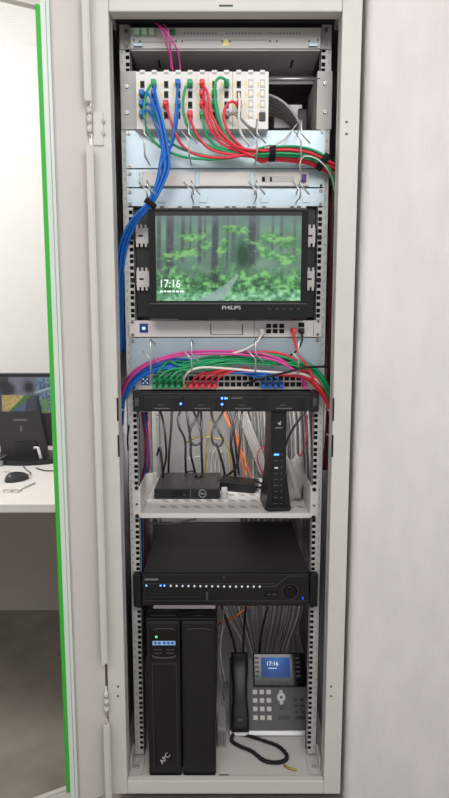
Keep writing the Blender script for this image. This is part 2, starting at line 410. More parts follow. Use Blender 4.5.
for i, px in enumerate(PC):
    b = MB(); b.bpx(px-6.0, 71.5, px+6.0, 129, YM, -.002, .0007)
    b.bpx(px-2.6, 69.8, px+2.6, 72, YM+.004, -.008, .001)
    m = b.build('port_module', 'white2', t)
    b = MB(); b.bpx(px-2.4, 72, px+2.4, 74.2, YM-.0006, YM+.002); b.build('clip', 'mgrey', m)
    b = MB()
    for j, py in enumerate(PR):
        if i >= 9:
            b.bpx(px-2.6, py-5.2, px+2.6, py+5.2-2, YM-.001, YM+.002)
        else:
            b.bpx(px-2.2, py-3.6, px+2.2, py+3.6, YM-.001, YM+.002)
    b.build('port_sockets', 'lgrey' if i >= 9 else 'dgrey', m)
    b = MB()
    for j, py in enumerate(PR):
        if i < 9: b.bpx(px-1.6, py-2.4, px+1.4, py+2, YM-.0016, YM+.002)
        else: b.bpx(px-1.9, py-3.6, px+1.9, py+1, YM-.0016, YM+.002)
    b.build('port_openings', 'hole' if i < 9 else 'white2', m)
    b = MB()
    for j, py in enumerate(PR): b.bpx(px-5.2, py-2.2, px-3.4, py+1.2, YM-.0008, YM+.002); b.bpx(px-4.8, py+2.6, px-3.8, py+3.8, YM-.0008, YM+.002)
    b.build('yellow_labels', 'yellow', m)
MB().bpx(259.3, 112, 265.5, 120.5, YM-.004, YM, .001).build('blank_plug', 'black', t)

# --- cable managers
def ring(parent, px, zt, zb, yf=-.085):
    x = px; zm = (zt+zb)/2; b = MB(); r = .0019; y0 = -.004
    b.tube([(x, y0, zt), (x, yf+.006, zt+.012), (x, yf, zt+.006), (x, yf, zm+.012), (x+.02, yf-.002, zm-.010)], r, 8, sub=1)
    b.tube([(x, y0, zb), (x, yf+.006, zb-.004), (x, yf, zb+.002), (x, yf, zm-.002), (x-.018, yf-.002, zm+.018)], r, 8, sub=1)
    g = b.build('cable_ring', 'steel', parent)
    if zt-zb < .03: MB().box(x+.014, x+.034, -.0050, -.003, zb-.002, zb+.013, .0008).build('ring_plate', 'zinc', parent)
    return g
def manager(name, label, y0, y1, rings, scr, m='zinc', x0=121.5, x1=329):
    t = thing(name, label, 'cable organiser', (0, 0, zat(y1)), 'blue-tinted steel cable organisers with wire rings')
    MB().box(-.241, .241, -.003, -.0004, zat(y1-.3, -.003), zat(y0+.3, -.003), .0008).build('plate', m, t)
    zt, zb = zat(y0, 0)-.014, zat(y1, 0)+.010
    for px in rings: ring(t, xat(px, (y0+y1)/2, -.085), zt, zb)
    ears_screws(t, scr)
    return t
manager('cable_organiser', 'tall pale blue steel cable organiser directly under the white patch panel', 130, 168.5, (144.5, 189, 257, 301), ((128.5, 133.3), (129.5, 166.8), (322.5, 131.5)))
manager('cable_organiser', 'narrow pale blue steel cable organiser directly above the wall screen monitor', 188, 206.5, (147, 191.5, 256.5, 300.5), ((130, 192), (130, 204), (321, 190.5), (320.5, 204)))
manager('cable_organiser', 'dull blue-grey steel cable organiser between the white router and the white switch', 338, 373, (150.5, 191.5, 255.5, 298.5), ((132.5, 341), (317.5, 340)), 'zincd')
# --- fibre panel between
t = thing('fibre_patch_bay', 'whitish one-unit recessed fibre panel between two pale blue cable organisers', 'patch panel', (0, 0, zat(187.5)))
b = MB(); b.box(-.241, .241, -.002, -.0004, zat(187.3), zat(169.5), .0006); b.build('plate', 'zinc', t)
b = MB(); b.bpx(139, 171.5, 309, 186, -.012, -.002, .002); fc = b.build('cover', 'white', t)
for a_, c_ in ((142, 144), (195, 199.5), (250, 254.5)): MB().bpx(a_, 171.5, c_, 186.5, -.014, -.01, .001).build('cover_clip', 'zincd', fc)
b = MB(); b.bpx(262, 176, 294, 182, -.013, -.01, .001); b.build('label_window', 'lgrey', fc)
b = MB(); b.bpx(262, 177, 265, 181.5, -.0136, -.01); b.bpx(270, 177, 272, 181.5, -.0136, -.01); b.build('dark_marks', 'hole', fc)
MB().bpx(302, 174, 306.5, 181, -.022, -.011, .001).build('fibre_plug', 'purple', t)
ears_screws(t, ((129.5, 173.5),)); ears_screws(t, ((321, 185.5),), 'screwd', r=.003)

# --- zone behind the monitor: two white slotted bars and a black back plate
for (ya, yb, lb) in ((228, 243.5, 'upper'), (271, 287, 'lower')):
    t = thing('mounting_bar', 'white toothed crossbar behind the monitor, %s of the two' % lb, 'bracket', (0, 0, zat(yb)))
    b = MB(); b.box(-.241+.02, .241-.02, -.003, -.0005, zat(yb, -.003), zat(ya, -.003), .0006)
    for sx in (-1, 1):
        for k in range(3):
            x = sx*(.2172-k*.0105)
            b.box(x-.0026, x+.0026, -.0027, -.0007, zat(yb+3.4, -.003), zat(ya-3.4, -.003))
    bar = b.build('bar', 'white', t)
    b = MB()
    for sx in (-1, 1): b.box(sx*.2085-.0055, sx*.2085+.0055, -.0036, -.001, zat((ya+yb)/2+1, -.003), zat((ya+yb)/2-.9, -.003), .0005)
    b.build('slot', 'hole', bar)
    ears_screws(t, ((132 if lb == 'upper' else 132.6, (ya+yb)/2+1), (319.8 if lb == 'upper' else 319, (ya+yb)/2+1)), 'screwd', r=.0058)
t = thing('blanking_plate', 'black six-unit backing plate with white seams behind the monitor', 'panel', (0, .012, zat(318)))
b = MB(); b.box(-.222, .222, .012, .014, zat(317, .012), zat(209, .012)); b.build('plate', 'black', t)
b = MB()
for sx in (-1, 1): b.box(sx*.190-.0012, sx*.190+.0012, .0105, .012, zat(317, .012), zat(209, .012))
b.build('seam', 'lgrey', t)
t = thing('vented_strip', 'thin white slotted strip along the top edge of the monitor', 'panel', (0, -.01, zat(208.5)))
b = MB(); b.bpx(152, 205.8, 306, 208, -.006, -.001); b.build('strip', 'white', t)
b = MB()
for px in (160, 178, 192, 196, 206, 225, 232, 247, 252, 262, 290, 297): b.bpx(px, 206.2, px+4, 207.6, -.0066, -.005)
b.build('vent_slots', 'dgrey', t)

# --- monitor
YMON = -.06
t = thing('monitor', 'wide black computer monitor showing a green forest screensaver, mounted in the rack', 'monitor', at(228, 319, -.04))
b = MB(); b.bpx(148.5, 208.5, 308, 319, YMON, -.025, .004); body = b.build('casing', 'bezel', t)
b = MB(); b.bpx(149.5, 209.3, 307, 211.5, YMON-.0008, YMON+.002, .0005); b.bpx(149.5, 303.5, 307.2, 318.2, YMON-.0012, YMON+.002, .001); b.bpx(149.5, 209.3, 155.5, 318, YMON-.0010, YMON+.002, .0005); b.bpx(301.3, 209.3, 307.2, 318, YMON-.0010, YMON+.002, .0005)
b.build('gloss_frame', 'blackg', t)
def forest(u, v):
    n1 = fbm(u, v, 6, 4, 1.2); n2 = fbm(u, v, 34, 3, 1.1); n3 = fbm(u, v, 3, 3, 1.5); n4 = fbm(u, v+.12*np.sin(u*9), 15, 3, .7); n5 = fbm(u, v, 11, 3, 2.0)
    c = mixc(c3(62, 98, 78), c3(112, 150, 128), np.clip(n3*1.2+(v-.5)*.5+(n1-.5)*.8, 0, 1))
    for x0, w, vb, dk in ((.02, .018, .3, .8), (.095, .034, .26, .95), (.185, .016, .42, .7), (.235, .010, .5, .6), (.30, .018, .40, .75), (.335, .010, .45, .5), (.405, .028, .2, .95), (.49, .009, .35, .6), (.53, .016, .4, .4), (.66, .034, .36, .9), (.70, .012, .45, .55), (.80, .012, .5, .5), (.86, .016, .55, .5), (.95, .012, .5, .4)):
        m = np.clip(2.0-2.0*np.abs(u-x0-.012*(v-.5))/w, 0, 1) * np.clip((v-vb)*12, 0, 1) * dk
        c = mixc(c, mixc(c3(40, 46, 54), c3(80, 88, 92), np.clip(n2, 0, 1)), m)
    m = np.exp(-(((u-.60)/.045)**2+((v-.54)/.16)**2)); c = mixc(c, c3(8, 58, 38), np.clip(m*1.3, 0, 1))
    dens = np.zeros_like(u)
    for x0, y0, sx, sy in ((.25, .74, .12, .10), (.20, .58, .13, .08), (.34, .66, .07, .08), (.06, .5, .06, .1), (.47, .64, .05, .16), (.78, .74, .15, .11), (.93, .66, .12, .12), (.76, .56, .12, .10), (.90, .50, .14, .10), (.52, .85, .14, .08)):
        dens = np.maximum(dens, np.exp(-(((u-x0)/sx)**2+((v-y0)/sy)**2)))
    m = np.clip((dens*.75+n4*1.0+n2*.35-1.05)*3.2, 0, .85)
    leaf = mixc(c3(30, 96, 48), c3(132, 200, 116), np.clip((n2*.7+n4*.6-.42)*2.6, 0, 1)); c = mixc(c, leaf, m)
    m = np.clip((.40-v+(n5-.5)*.3)*7, 0, 1); g = mixc(c3(20, 74, 40), c3(124, 200, 116), np.clip((n2*.75+n5*.65-.5)*2.6, 0, 1)); c = mixc(c, g, m*.95)
    m = np.clip((.17-v+(n5-.5)*.1)*9, 0, 1); g = mixc(c3(60, 138, 92), c3(172, 226, 192), np.clip((n2*.8+n5*.4-.35)*2.2, 0, 1)); c = mixc(c, g, m*.8)
    m = np.exp(-(((u-.405)/.03)**2+((v-.27)/.07)**2)); c = mixc(c, c3(18, 52, 42), np.clip(m*1.2, 0, .95))
    xc = .36 + .205*np.clip(v/.31, 0, 1)**.75; w = .085*(1-np.clip(v/.32, 0, 1))**1.2+.010
    m = np.clip(3-3*np.abs(u-xc)/w, 0, 1)*(v < .31); c = mixc(c, mixc(c3(128, 156, 150), c3(162, 186, 178), n1), m*.85)
    c = mixc(c, c3(104, 120, 130), np.clip((v-.84)*4, 0, .5))  # grey haze painted over the upper screen as a reflection
    return np.clip(c, 0, 1)
p0 = at(156, 300.7, YMON-.0016); p1 = at(300.5, 215.7, YMON-.0016); p0.x = xat(156, 258, YMON); p1x = xat(301, 258, YMON)
picture('screen', forest, 260, 154, p0, (p1x-p0.x, 0, 0), (0, 0, p1.z-p0.z), 'forest', t)
text('17:16', .0265, 'txt', t, at(169.8, 284, YMON-.003), sx=.88, extr=.0001)
b = MB(); x = 160
for w in (3, 2, 4, 2.5, 3, 4): b.bpx(x, 290.5+.3*random.random(), x+w, 292.2, YMON-.0035, YMON-.002); x += w+1.1
b.build('date_line', 'txt', t)
text('PHILIPS', .0125, 'silver', t, at(231.3, 307.8, YMON-.0025), sx=1.15)
b = MB()
for k in range(5): b.bpx(268+k*7.2, 308.6, 271+k*7.2, 309.4, YMON-.0016, YMON)
b.build('button_marks', 'dgrey', t)
MB().bpx(179, 318.5, 208, 320, -.05, -.01, .002).build('stand_neck', 'black', t)
t = thing('power_brick', 'small white plug box lying under the monitor on the white router', 'adapter', at(166, 320, 0.0))
MB().bpx(157.5, 314.5, 179, 320.2, .0, .03, .002).build('case', 'white', t)
MB().bpx(150, 316.3, 158, 319.8, .004, .022, .002).build('plug_end', 'lgrey', t)

# --- white router 1U
YD = -.006
t = thing('network_router', 'white one-unit rack router with a small blue display, under the monitor', 'router', (0, 0, zat(337)))
b = MB(); b.box(-.241, .241, YD, -.0006, zat(337, YD), zat(320.5, YD), .001); b.box(-.219, .219, -.002, .28, zat(337, YD)+.001, zat(320.5, YD)-.001, .001); b.build('casing', 'white', t)
b = MB(); b.bpx(139.5, 323.5, 148, 332.8, YD-.0012, YD+.002, .001); l = b.build('display', 'lcd', t)
b = MB(); p = at(143.7, 328.3, YD-.0015); b.box(p.x-.004, p.x+.004, YD-.0018, YD, p.z-.0035, p.z+.0035, .001); b.build('display_icon', 'txt', l)
b = MB(); b.bpx(210.3, 324, 211.2, 334.5, YD-.0005, YD+.002); b.bpx(242, 324, 243, 334.5, YD-.0005, YD+.002); b.bpx(254, 321.5, 254.4, 336, YD-.0005, YD+.002); b.bpx(211, 334.3, 242.5, 334.8, YD-.0005, YD+.002); b.bpx(313.5, 321.5, 314, 336, YD-.0005, YD+.002); b.build('seams', 'dgrey', t)
b = MB(); b.bpx(138, 336.2, 312, 337.2, YD-.0004, YD+.002)
b.build('bottom_shadow_line', 'lgrey', t)
b = MB()
for i in range(9): b.bpx(140+random.random()*160, 336, 0, 0, 0, 0) if False else None
for k in range(3):
    for py in (325.9, 331.2): px = 268.7+k*6.5; b.bpx(px-2.5, py-2.1, px+2.5, py+2.1, YD-.001, YD+.003, .0008)
b.bpx(298.4, 322.6, 304.4, 327, YD-.001, YD+.003, .0008); b.bpx(298.4, 328.2, 304.4, 332.6, YD-.001, YD+.003, .0008); b.bpx(290.6, 328, 296, 332.6, YD-.001, YD+.003, .0008)
b.build('ports', 'hole', t)
ears_screws(t, ((132.6, 322.3), (132.8, 335), (318, 321.5), (317.5, 334.5)), r=.0055)

# --- white switch 1U
t = thing('network_switch', 'white one-unit 48-port switch with a blue display and colourful patch cords', 'switch', (0, 0, zat(389.5)))
b = MB(); b.box(-.241, .241, YD, -.0006, zat(389.5, YD), zat(374, YD), .001); b.box(-.219, .219, -.002, .28, zat(389.5, YD)+.001, zat(374, YD)-.001, .001); b.build('casing', 'white', t)
b = MB(); b.bpx(141.3, 377, 149.3, 385.2, YD-.0012, YD+.002, .001); l = b.build('display', 'lcd', t)
b = MB(); p = at(145.3, 381.1, YD-.0015)
for ax, az in ((0, 0), (.005, .005), (-.005, .005), (.005, -.005), (-.005, -.005)): b.box(p.x+ax-.0016, p.x+ax+.0016, YD-.002, YD, p.z+az-.0016, p.z+az+.0016)
b.build('display_icon', 'txt', l)
b = MB(); SP = [155.3+k*5.98 for k in range(25)]
for px in SP:
    for py in (378.3, 384.4): b.bpx(px-2.4, py-2.2, px+2.4, py+2.2, YD-.001, YD+.003, .0007)
b.build('ports', 'hole', t)
b = MB()
for px in SP[::2]: b.bpx(px-1, 387.3, px+.6, 388.3, YD-.0012, YD+.002)
b.build('port_leds', 'yellow', t)
ears_screws(t, ((133.5, 386.8), (317, 386.8)), 'screwd', r=.0062)

# --- black server 1U (drive trays)
Y1 = -.022
t = thing('video_recorder', 'slim black one-unit rack appliance with drive trays and blue lights', 'server', (0, 0, zat(411.5)))
b = MB(); b.box(-.219, .219, Y1, .30, zat(411.5, Y1), zat(393, Y1), .0015); b.box(-.219, .219, Y1+.006, .3, zat(411.5, Y1), zat(391.5, Y1), .001); body = b.build('casing', 'black', t)
for a, c in ((133.2, 140), (311, 319)): 
    b = MB(); b.bpx(a, 391.5, c, 411.8, Y1-.002, -.0006, .002); e = b.build('ear', 'black', t)
    MB().bpx((a+c)/2-2, 398, (a+c)/2+2, 406, Y1-.004, Y1, .001).build('ear_grip', 'dgrey', e)
for a, c in ((144, 221), (223, 263), (266, 306)):
    pass
for a, c in ((143.5, 182), (184, 222.5), (225, 263), (266, 304)):
    b = MB(); b.bpx(a, 396.5, c, 410.8, Y1-.004, Y1+.002, .0012); d = b.build('drive_tray', 'black', t)
    b = MB(); mx = (a+c)/2; b.bpx(mx-9, 408, mx+7, 408.9, Y1-.0044, Y1); b.bpx(mx-5, 404.8, mx+1, 405.3, Y1-.0044, Y1); b.build('tray_print', 'prints', d)
    b = MB(); b.bpx(c-7, 398, c-1.5, 409.5, Y1-.0055, Y1, .001); b.build('tray_latch', 'blackg', d)
b = MB()
for px, py in ((180.8, 403.8), (222, 398.3), (222, 404.3)): p = at(px, py, Y1-.005); b.cyl((p.x, Y1-.004, p.z), (0, -1, 0), .0030, .002, 12)
p = at(225.3, 398.3, Y1-.005); b.cyl((p.x, Y1-.004, p.z), (0, -1, 0), .0028, .002, 12); b.build('status_light', 'led', t)
b = MB(); p = at(227.2, 398.3, Y1-.005); b.cyl((p.x, Y1-.004, p.z), (0, -1, 0), .0018, .002, 12); b.build('green_light', 'ledg', t)
b = MB(); x = 231.5
for w in (1.3, 1, 1.3, 1, 1.3, 1.2, 1): b.bpx(x, 397.2, x+w, 398.8, Y1-.0045, Y1); x += w+.45
b.build('maker_print', 'prints', t)

# --- perforated shelf
YS = -.004
t = thing('rack_shelf', 'white slotted cantilever shelf carrying the small computer and the modem', 'shelf', (0, 0, zat(518, YS)))
zs = zat(513, YS)
b = MB(); b.box(-.219, .219, YS, .34, zs-.0015, zs)
b.box(-.221, .221, YS-.001, YS+.002, zat(518, YS), zs, .0008)
sh = b.build('deck', 'white', t)
b = MB()
for i in range(13):
    for j in range(5):
        x = -.17 + i*.031; y = .035 + j*.055
        for o in (0, .008): b.add([(x+o, y, zs+.0004), (x+o+.003, y, zs+.0004), (x+o-.007, y+.022, zs+.0004), (x+o-.010, y+.022, zs+.0004)], [(0, 1, 2, 3)])
b.build('slots', 'dgrey', sh)
for sx in (-1, 1):
    b = MB(); b.prism([(YS, zs), (.34, zs), (.34, zs+.02), (.10, zs+.078), (YS, zs+.078)], sx*.2195, sx*.2215, 'x')
    zt, zb = zat(486, YS), zat(517.5, YS); b.box(sx*.2195, sx*.243, YS, YS+.003, zb, zt, .0008); b.build('side_bracket', 'white', t)
ears_screws(t, ((136.6, 488), (137.2, 516), (314.2, 489.5), (313.5, 517.3)), 'screwd', r=.0058)
ears_screws(t, ((137, 504), (314, 505.5)), 'screwd', r=.003)

# --- mini computer
Yp = .12
t = thing('mini_computer', 'flat black mini desktop computer lying on the left of the white shelf', 'computer', at(187, 499, Yp))
zb = zs+.0005; zt = zat(488.8, Yp); xl, xr = xat(154.3, 495, Yp), xat(219.8, 495, Yp)
MB().box(xl, xr, Yp, .30, zb+.002, zt, .002).build('casing', 'blackt', t)
b = MB(); b.box(xl, xr, Yp-.006, Yp+.001, zb+.001, zt-.0005, .0015); fr = b.build('front_panel', 'black', t)
b = MB(); 
for k in range(5): b.bpx(172, 490+k*1.5, 187.5, 490.8+k*1.5, Yp-.0066, Yp-.004)
b.build('vent_grille', 'blackg', fr)
p = at(202.5, 493.6, Yp-.007); b = MB(); b.tube([(p.x+.0105*math.cos(a), Yp-.0066, p.z+.0105*math.sin(a)) for a in [k*math.pi/10 for k in range(21)]], .0007, 6, cap=False, sub=1); b.build('round_emblem', 'printw', fr)
text('DELL', .0075, 'printw', fr, p)
b = MB(); b.bpx(190.2, 490, 190.7, 497.5, Yp-.0066, Yp-.004); b.bpx(183.5, 494.3, 185.2, 495.3, Yp-.0068, Yp-.004); b.bpx(157, 494, 158.2, 495, Yp-.0068, Yp-.004); b.build('port_marks', 'prints', fr)
b = MB()
for sx in (xl+.02, xr-.02): b.cyl((sx, .14, zs), (0, 0, 1), .008, .003, 12); b.cyl((sx, .28, zs), (0, 0, 1), .008, .003, 12)
b.build('rubber_feet', 'black', t)
# cable stub and clear bag beside
tag(MB().box(xr+.004, xr+.022, .115, .16, zs+.0005, zs+.024, .004).build('plastic_clip', 'bag'), 'small clear plastic clip against the right side of the mini computer', 'clip')
t = thing('dongle', 'tiny black antenna puck on top of the mini computer', 'dongle', (xat(199, 474, .26), .25, zt))
b = MB(); p = ORG[t]; b.cyl((p.x, p.y, zt+.0003), (0, 0, 1), .013, .006, 16, .010); b.tube([(p.x-.005, p.y, zt+.005), (p.x-.02, p.y+.02, zt+.012), (p.x-.04, p.y+.03, zt+.006)], .002, 6); b.build('body', 'blackg', t)
# power adapter
t = thing('power_adapter', 'black power brick lying on the shelf between mini computer and modem', 'adapter', (xat(238, 485, .2), .2, zs))
R = Matrix.Translation((xat(238, 485, .21), .21, zs)) @ Matrix.Rotation(math.radians(-17), 4, 'Z')
MB(R).box(-.058, .058, -.03, .03, .0005, .032, .005).build('case', 'black', t)
b = MB(R); b.tube([(.056, 0, .014), (.075, 0, .012), (.088, -.01, .01)], .004, 8); b.build('lead_boot', 'black', t)

# --- tall modem
t = thing('modem', 'tall slim black modem with a column of lights standing on the shelf', 'modem', (xat(277, 510, .03), .03, zs))
R = Matrix.Translation((xat(276.8, 510, .035), .035, zs)) @ Matrix.Rotation(math.radians(5), 4, 'Z')
H = .272
b = MB(R); b.box(-.021, .020, -.02, .09, .014, H, .004); b.build('body', 'black', t)
b = MB(R); b.box(-.017, .017, -.0215, -.0195, .02, H-.008, .001); fp = b.build('front_panel', 'blackg', t)
b = MB(R); b.prism([(-.034, .0003), (.034, .0003), (.034, .006), (.027, .06), (.0215, .098), (-.0225, .098), (-.028, .06), (-.034, .006)], -.0192, .08, 'y'); b.box(-.03, .03, -.03, -.018, .0003, .012, .003); b.build('foot', 'black', t)
b = MB(R); b.prism([(-.012, H-.001), (.012, H-.001), (.016, H+.006), (-.016, H+.006)], 0, .08, 'y'); b.build('top_cap', 'blackg', t)
Rt = R @ Matrix.Rotation(math.pi/2, 4, 'X')
b = MB(R); b.prism([(-.005, H-.036), (-.001, H-.041), (.004, H-.041), (.004, H-.029), (.001, H-.034)], -.0222, -.021, 'y'); 
for k in range(6): b.box(-.009+k*.003, -.0075+k*.003, -.0222, -.021, H-.050, H-.0475)
b.build('emblem', 'printw', fp)
b = MB(R); b.box(-.013, .0, -.0224, -.021, .150, .1545); b.build('blue_light', 'led', fp)
b = MB(R); b.box(-.011, -.002, -.0224, -.021, .115, .1185); b.build('white_light', 'ledw', fp)
b = MB(R)
for k in range(9):
    z = .152-k*.0165; b.box(.006, .009, -.0222, -.021, z-.001, z+.001)
    if k not in (0, 2): b.box(-.013, -.002, -.0222, -.021, z-.0006, z+.0006)
b.build('icons', 'prints', fp)
# clear crumpled bag
bm = bmesh.new(); bmesh.ops.create_icosphere(bm, subdivisions=3, radius=1.0)
b = MB(); vs = []
for v in bm.verts:
    n = 1+.18*math.sin(v.co.x*7+v.co.z*5)+.12*math.sin(v.co.y*9-v.co.z*8)
    z = max(v.co.z, -.55); vs.append((xat(292, 490, .12)+v.co.x*.034*n, .13+v.co.y*.04*n, zs+.042+z*.075*n if z > -.54 else zs+.001))
bm.verts.index_update(); b.add(vs, [[v.index for v in f.verts] for f in bm.faces], True); bm.free()
tag(b.build('plastic_bag', 'bag'), 'crumpled translucent plastic bag on the shelf right of the modem', 'bag')

# --- NVR 2U
YN = -.018
z0, z1 = zat(606, YN), zat(573.8, YN)
t = thing('video_recorder', 'large black two-unit video recorder with a row of white lights and a jog dial', 'recorder', (0, 0, z0))
b = MB(); b.box(-.219, .219, YN+.01, .385, z0+.002, z1-.0005, .001); b.build('casing', 'blackt', t)
b = MB(); b.box(-.2215, .2215, YN, YN+.012, z0, z1, .003); fr = b.build('front_panel', 'black', t)
for sx in (-1, 1):
    b = MB(); b.box(sx*.2225, sx*.243, YN-.006, -.0006, z0, z1, .003); e = b.build('ear', 'black', t)
b = MB(); b.bpx(140, 583.7, 275, 584.1, YN-.0006, YN+.002); b.bpx(140, 600.8, 312, 601.2, YN-.0006, YN+.002); b.bpx(150, 597, 200, 597.3, YN-.0006, YN+.002)
p, q, r_ = at(262, 586.6, YN), at(275, 586.6, YN), at(288, 576, YN)
b.tube([(p.x, YN-.0006, p.z), (q.x, YN-.0006, q.z), (r_.x, YN-.0006, r_.z), (xat(305, 576, YN), YN-.0006, r_.z)], .0009, 6, sub=1)
b.build('trim_line', 'dgrey', fr)
text('HIKVISION', .0072, 'printw', fr, at(151.5, 579.5, YN-.001), sx=1.05)
for k in range(11):
    px = 170.7+k*5.93; p = at(px, 585.8+k*.06, YN); 
    b = MB(); b.cyl((p.x, YN+.0005, p.z), (0, -1, 0), .0028, .0014, 12); b.build('channel_light', 'ledw', fr)
for k in range(5):
    px = 236+k*5.93; p = at(px, 586.5, YN); 
    b = MB(); b.cyl((p.x, YN+.0005, p.z), (0, -1, 0), .0028, .0014, 12); b.build('channel_light', 'ledw', fr)
for px in (146.4, 160.6, 164.4): p = at(px, 585.5, YN); b = MB(); b.cyl((p.x, YN+.0005, p.z), (0, -1, 0), .0024, .0014, 12); b.build('blue_light', 'led', fr)
p = at(302.7, 598, YN); b = MB(); b.box(p.x-.0018, p.x+.0018, YN-.0008, YN, p.z-.004, p.z+.004); b.build('blue_light', mat('dim blue led', '#2233cc', .5, emit=1.2), fr)
p = at(290, 590.8, YN); b = MB(); b.cyl((p.x, YN, p.z), (0, -1, 0), .021, .004, 32); b.cyl((p.x, YN-.004, p.z), (0, -1, 0), .017, .004, 32, .015); d = b.build('jog_dial', 'blackg', fr)
b = MB(); b.tube([(p.x+.021*math.cos(a), YN-.004, p.z+.021*math.sin(a)) for a in [k*math.pi/14 for k in range(29)]], .0007, 6, cap=False, sub=1); b.build('dial_rim', 'dgrey', d)
b = MB(); b.bpx(264.5, 590.5, 278, 597, YN-.001, YN+.002, .001); k = b.build('usb_cover', 'blackg', fr)
b = MB(); b.bpx(267, 594, 271, 595, YN-.0018, YN); b.bpx(272.5, 594, 276.5, 595, YN-.0018, YN); b.build('usb_slot', 'dgrey', k)
p = at(223.8, 577.5, YN); b = MB(); b.cyl((p.x, YN, p.z), (0, -1, 0), .003, .001, 12); b.bpx(206, 592, 208, 600, YN-.0006, YN+.002); b.build('sensor_mark', 'dgrey', fr)
ears_screws(t, ((137.8, 606.5-1.5), (311.8, 604)), 'screwd', Y=YN-.007, r=.0035)

# --- UPS
YU = -.076
zt = zat(621, YU); zb = SZT
xl, xr = xat(147.5, 700, YU), xat(216, 700, YU); xm = xat(181.5, 700, YU)
t = thing('backup_power_unit', 'big black backup power tower with a lit display on the cabinet floor', 'power supply', ((xl+xr)/2, .1, zb))
MB().box(xl+.003, xr-.003, YU+.03, .40, zb+.004, zt-.006, .004).build('casing', 'blackm', t)
b = MB(); b.box(xl, xm-.0015, YU, YU+.032, zb+.003, zt, .007); lp = b.build('front_panel', 'black', t)
b = MB(); b.box(xm+.0015, xr, YU, YU+.032, zb+.003, zt, .007); rp = b.build('front_panel', 'black', t)
b = MB(); b.box(xl-.001, xr+.001, YU+.004, YU+.04, zt-.003, zt+.006, .003); b.box(xl+.01, xm-.012, YU+.01, YU+.035, zt+.004, zt+.011, .004); b.box(xm+.03, xr-.03, YU+.01, YU+.035, zt+.004, zt+.010, .004); b.build('top_cap', 'blackg', t)
b = MB(); b.box(xl+.009, xm-.009, YU-.002, YU+.002, zat(659, YU), zat(628, YU), .006); dp = b.build('display_panel', 'blackg', lp)
b = MB(); b.bpx(152.5, 641.2, 175.3, 645.3, YU-.003, YU-.001, .0005); b.build('display', 'lcdl', dp)
b = MB()
for px in (154, 158, 163, 167, 171): b.bpx(px, 642, px+2.6, 644.4, YU-.0036, YU-.002)
b.build('display_text', mat('lcd ink', '#2a4a86', .5, emit=.3), dp)
b = MB(); p = at(156.3, 637, YU-.003); b.cyl((p.x, YU-.002, p.z), (0, -1, 0), .0028, .0015, 12); b.build('power_light', 'ledg', dp)
b = MB()
for px in (154, 166):
    for py in (649.5, 653): b.bpx(px, py, px+8, py+.7, YU-.0026, YU-.001)
b.build('button_print', 'dgrey', dp)
b = MB(); p, q = at(152, 656.5, YU), at(176, 656.5, YU); b.tube([(p.x, YU-.002, p.z+.004), (p.x+.012, YU-.003, p.z-.001), (q.x-.012, YU-.003, p.z-.001), (q.x, YU-.002, p.z+.004)], .002, 8); 
p, q = at(152, 629, YU), at(176, 629, YU); b.tube([(p.x, YU-.001, p.z-.002), (p.x+.015, YU-.002, p.z+.002), (q.x-.015, YU-.002, p.z+.002), (q.x, YU-.001, p.z-.002)], .001, 8); b.build('panel_rim', 'dgrey', dp)
b = MB(); n = 16
for k in range(n):
    x = xm+.012+(xr-xm-.024)*k/(n-1); b.box(x-.0011, x+.0011, YU-.0012, YU+.002, zb+.03, zt-.03)
b.build('vent_ribs', 'blackm', rp)
b = MB(); p, q = at(187, 629, YU), at(211, 629, YU); b.tube([(p.x, YU-.001, p.z-.002), (p.x+.015, YU-.002, p.z+.002), (q.x-.015, YU-.002, p.z+.002), (q.x, YU-.001, p.z-.002)], .0009, 8); b.build('panel_rim', 'dgrey', rp)
b = MB(); p, q = at(152, 664, YU), at(176, 664, YU); b.box(p.x, q.x, YU-.0006, YU+.001, p.z, p.z+.0012); b.box(p.x, p.x+.001, YU-.0006, YU, zb+.03, p.z); b.box(q.x, q.x+.001, YU-.0006, YU, zb+.03, p.z); b.build('panel_groove', 'dgrey', lp)
lg = at(165, 758.5, YU-.001)
text('APC', .0185, 'printw', lp, lg, rot=Matrix.Rotation(math.pi/2, 4, 'X') @ Matrix.Rotation(math.radians(52), 4, 'Z'))
o = MB().box(xl+.012, xr-.002, YU+.05, .25, zt+.0065, zt+.013, .001); tag(o.build('flat_sheet', 'sheet'), 'pale grey flat layer over the top of the black backup power tower', 'board')  # thin pale grey slab just above the tower's cap

# --- desk phone (leaning back)
Yq = .075
base = Vector((xat(270.3, 732, Yq), Yq, SZT))
t = thing('desk_phone', 'dark grey office desk phone with blue display and handset on the cabinet floor', 'phone', base)
tilt = math.radians(53)
R = Matrix.Translation(base+Vector((0, 0, .010))) @ Matrix.Rotation(tilt, 4, 'X')     # local x right, y up along the face, z out of the face
W = .118
b = MB(R); b.box(-W, W, .0, .205, -.022, .0, .005); body = b.build('body', 'phone', t)
b = MB(); b.prism([(Yq+.04, SZT+.0005), (Yq+.17, SZT+.0005), (Yq+.15, SZT+.15), (Yq+.06, SZT+.035)], base.x-.07, base.x+.07, 'x'); b.build('stand', 'black', t)
b = MB(R); b.box(-W-.001, W+.001, -.006, .008, -.022, .003, .003); b.build('front_lip', 'silver', t)
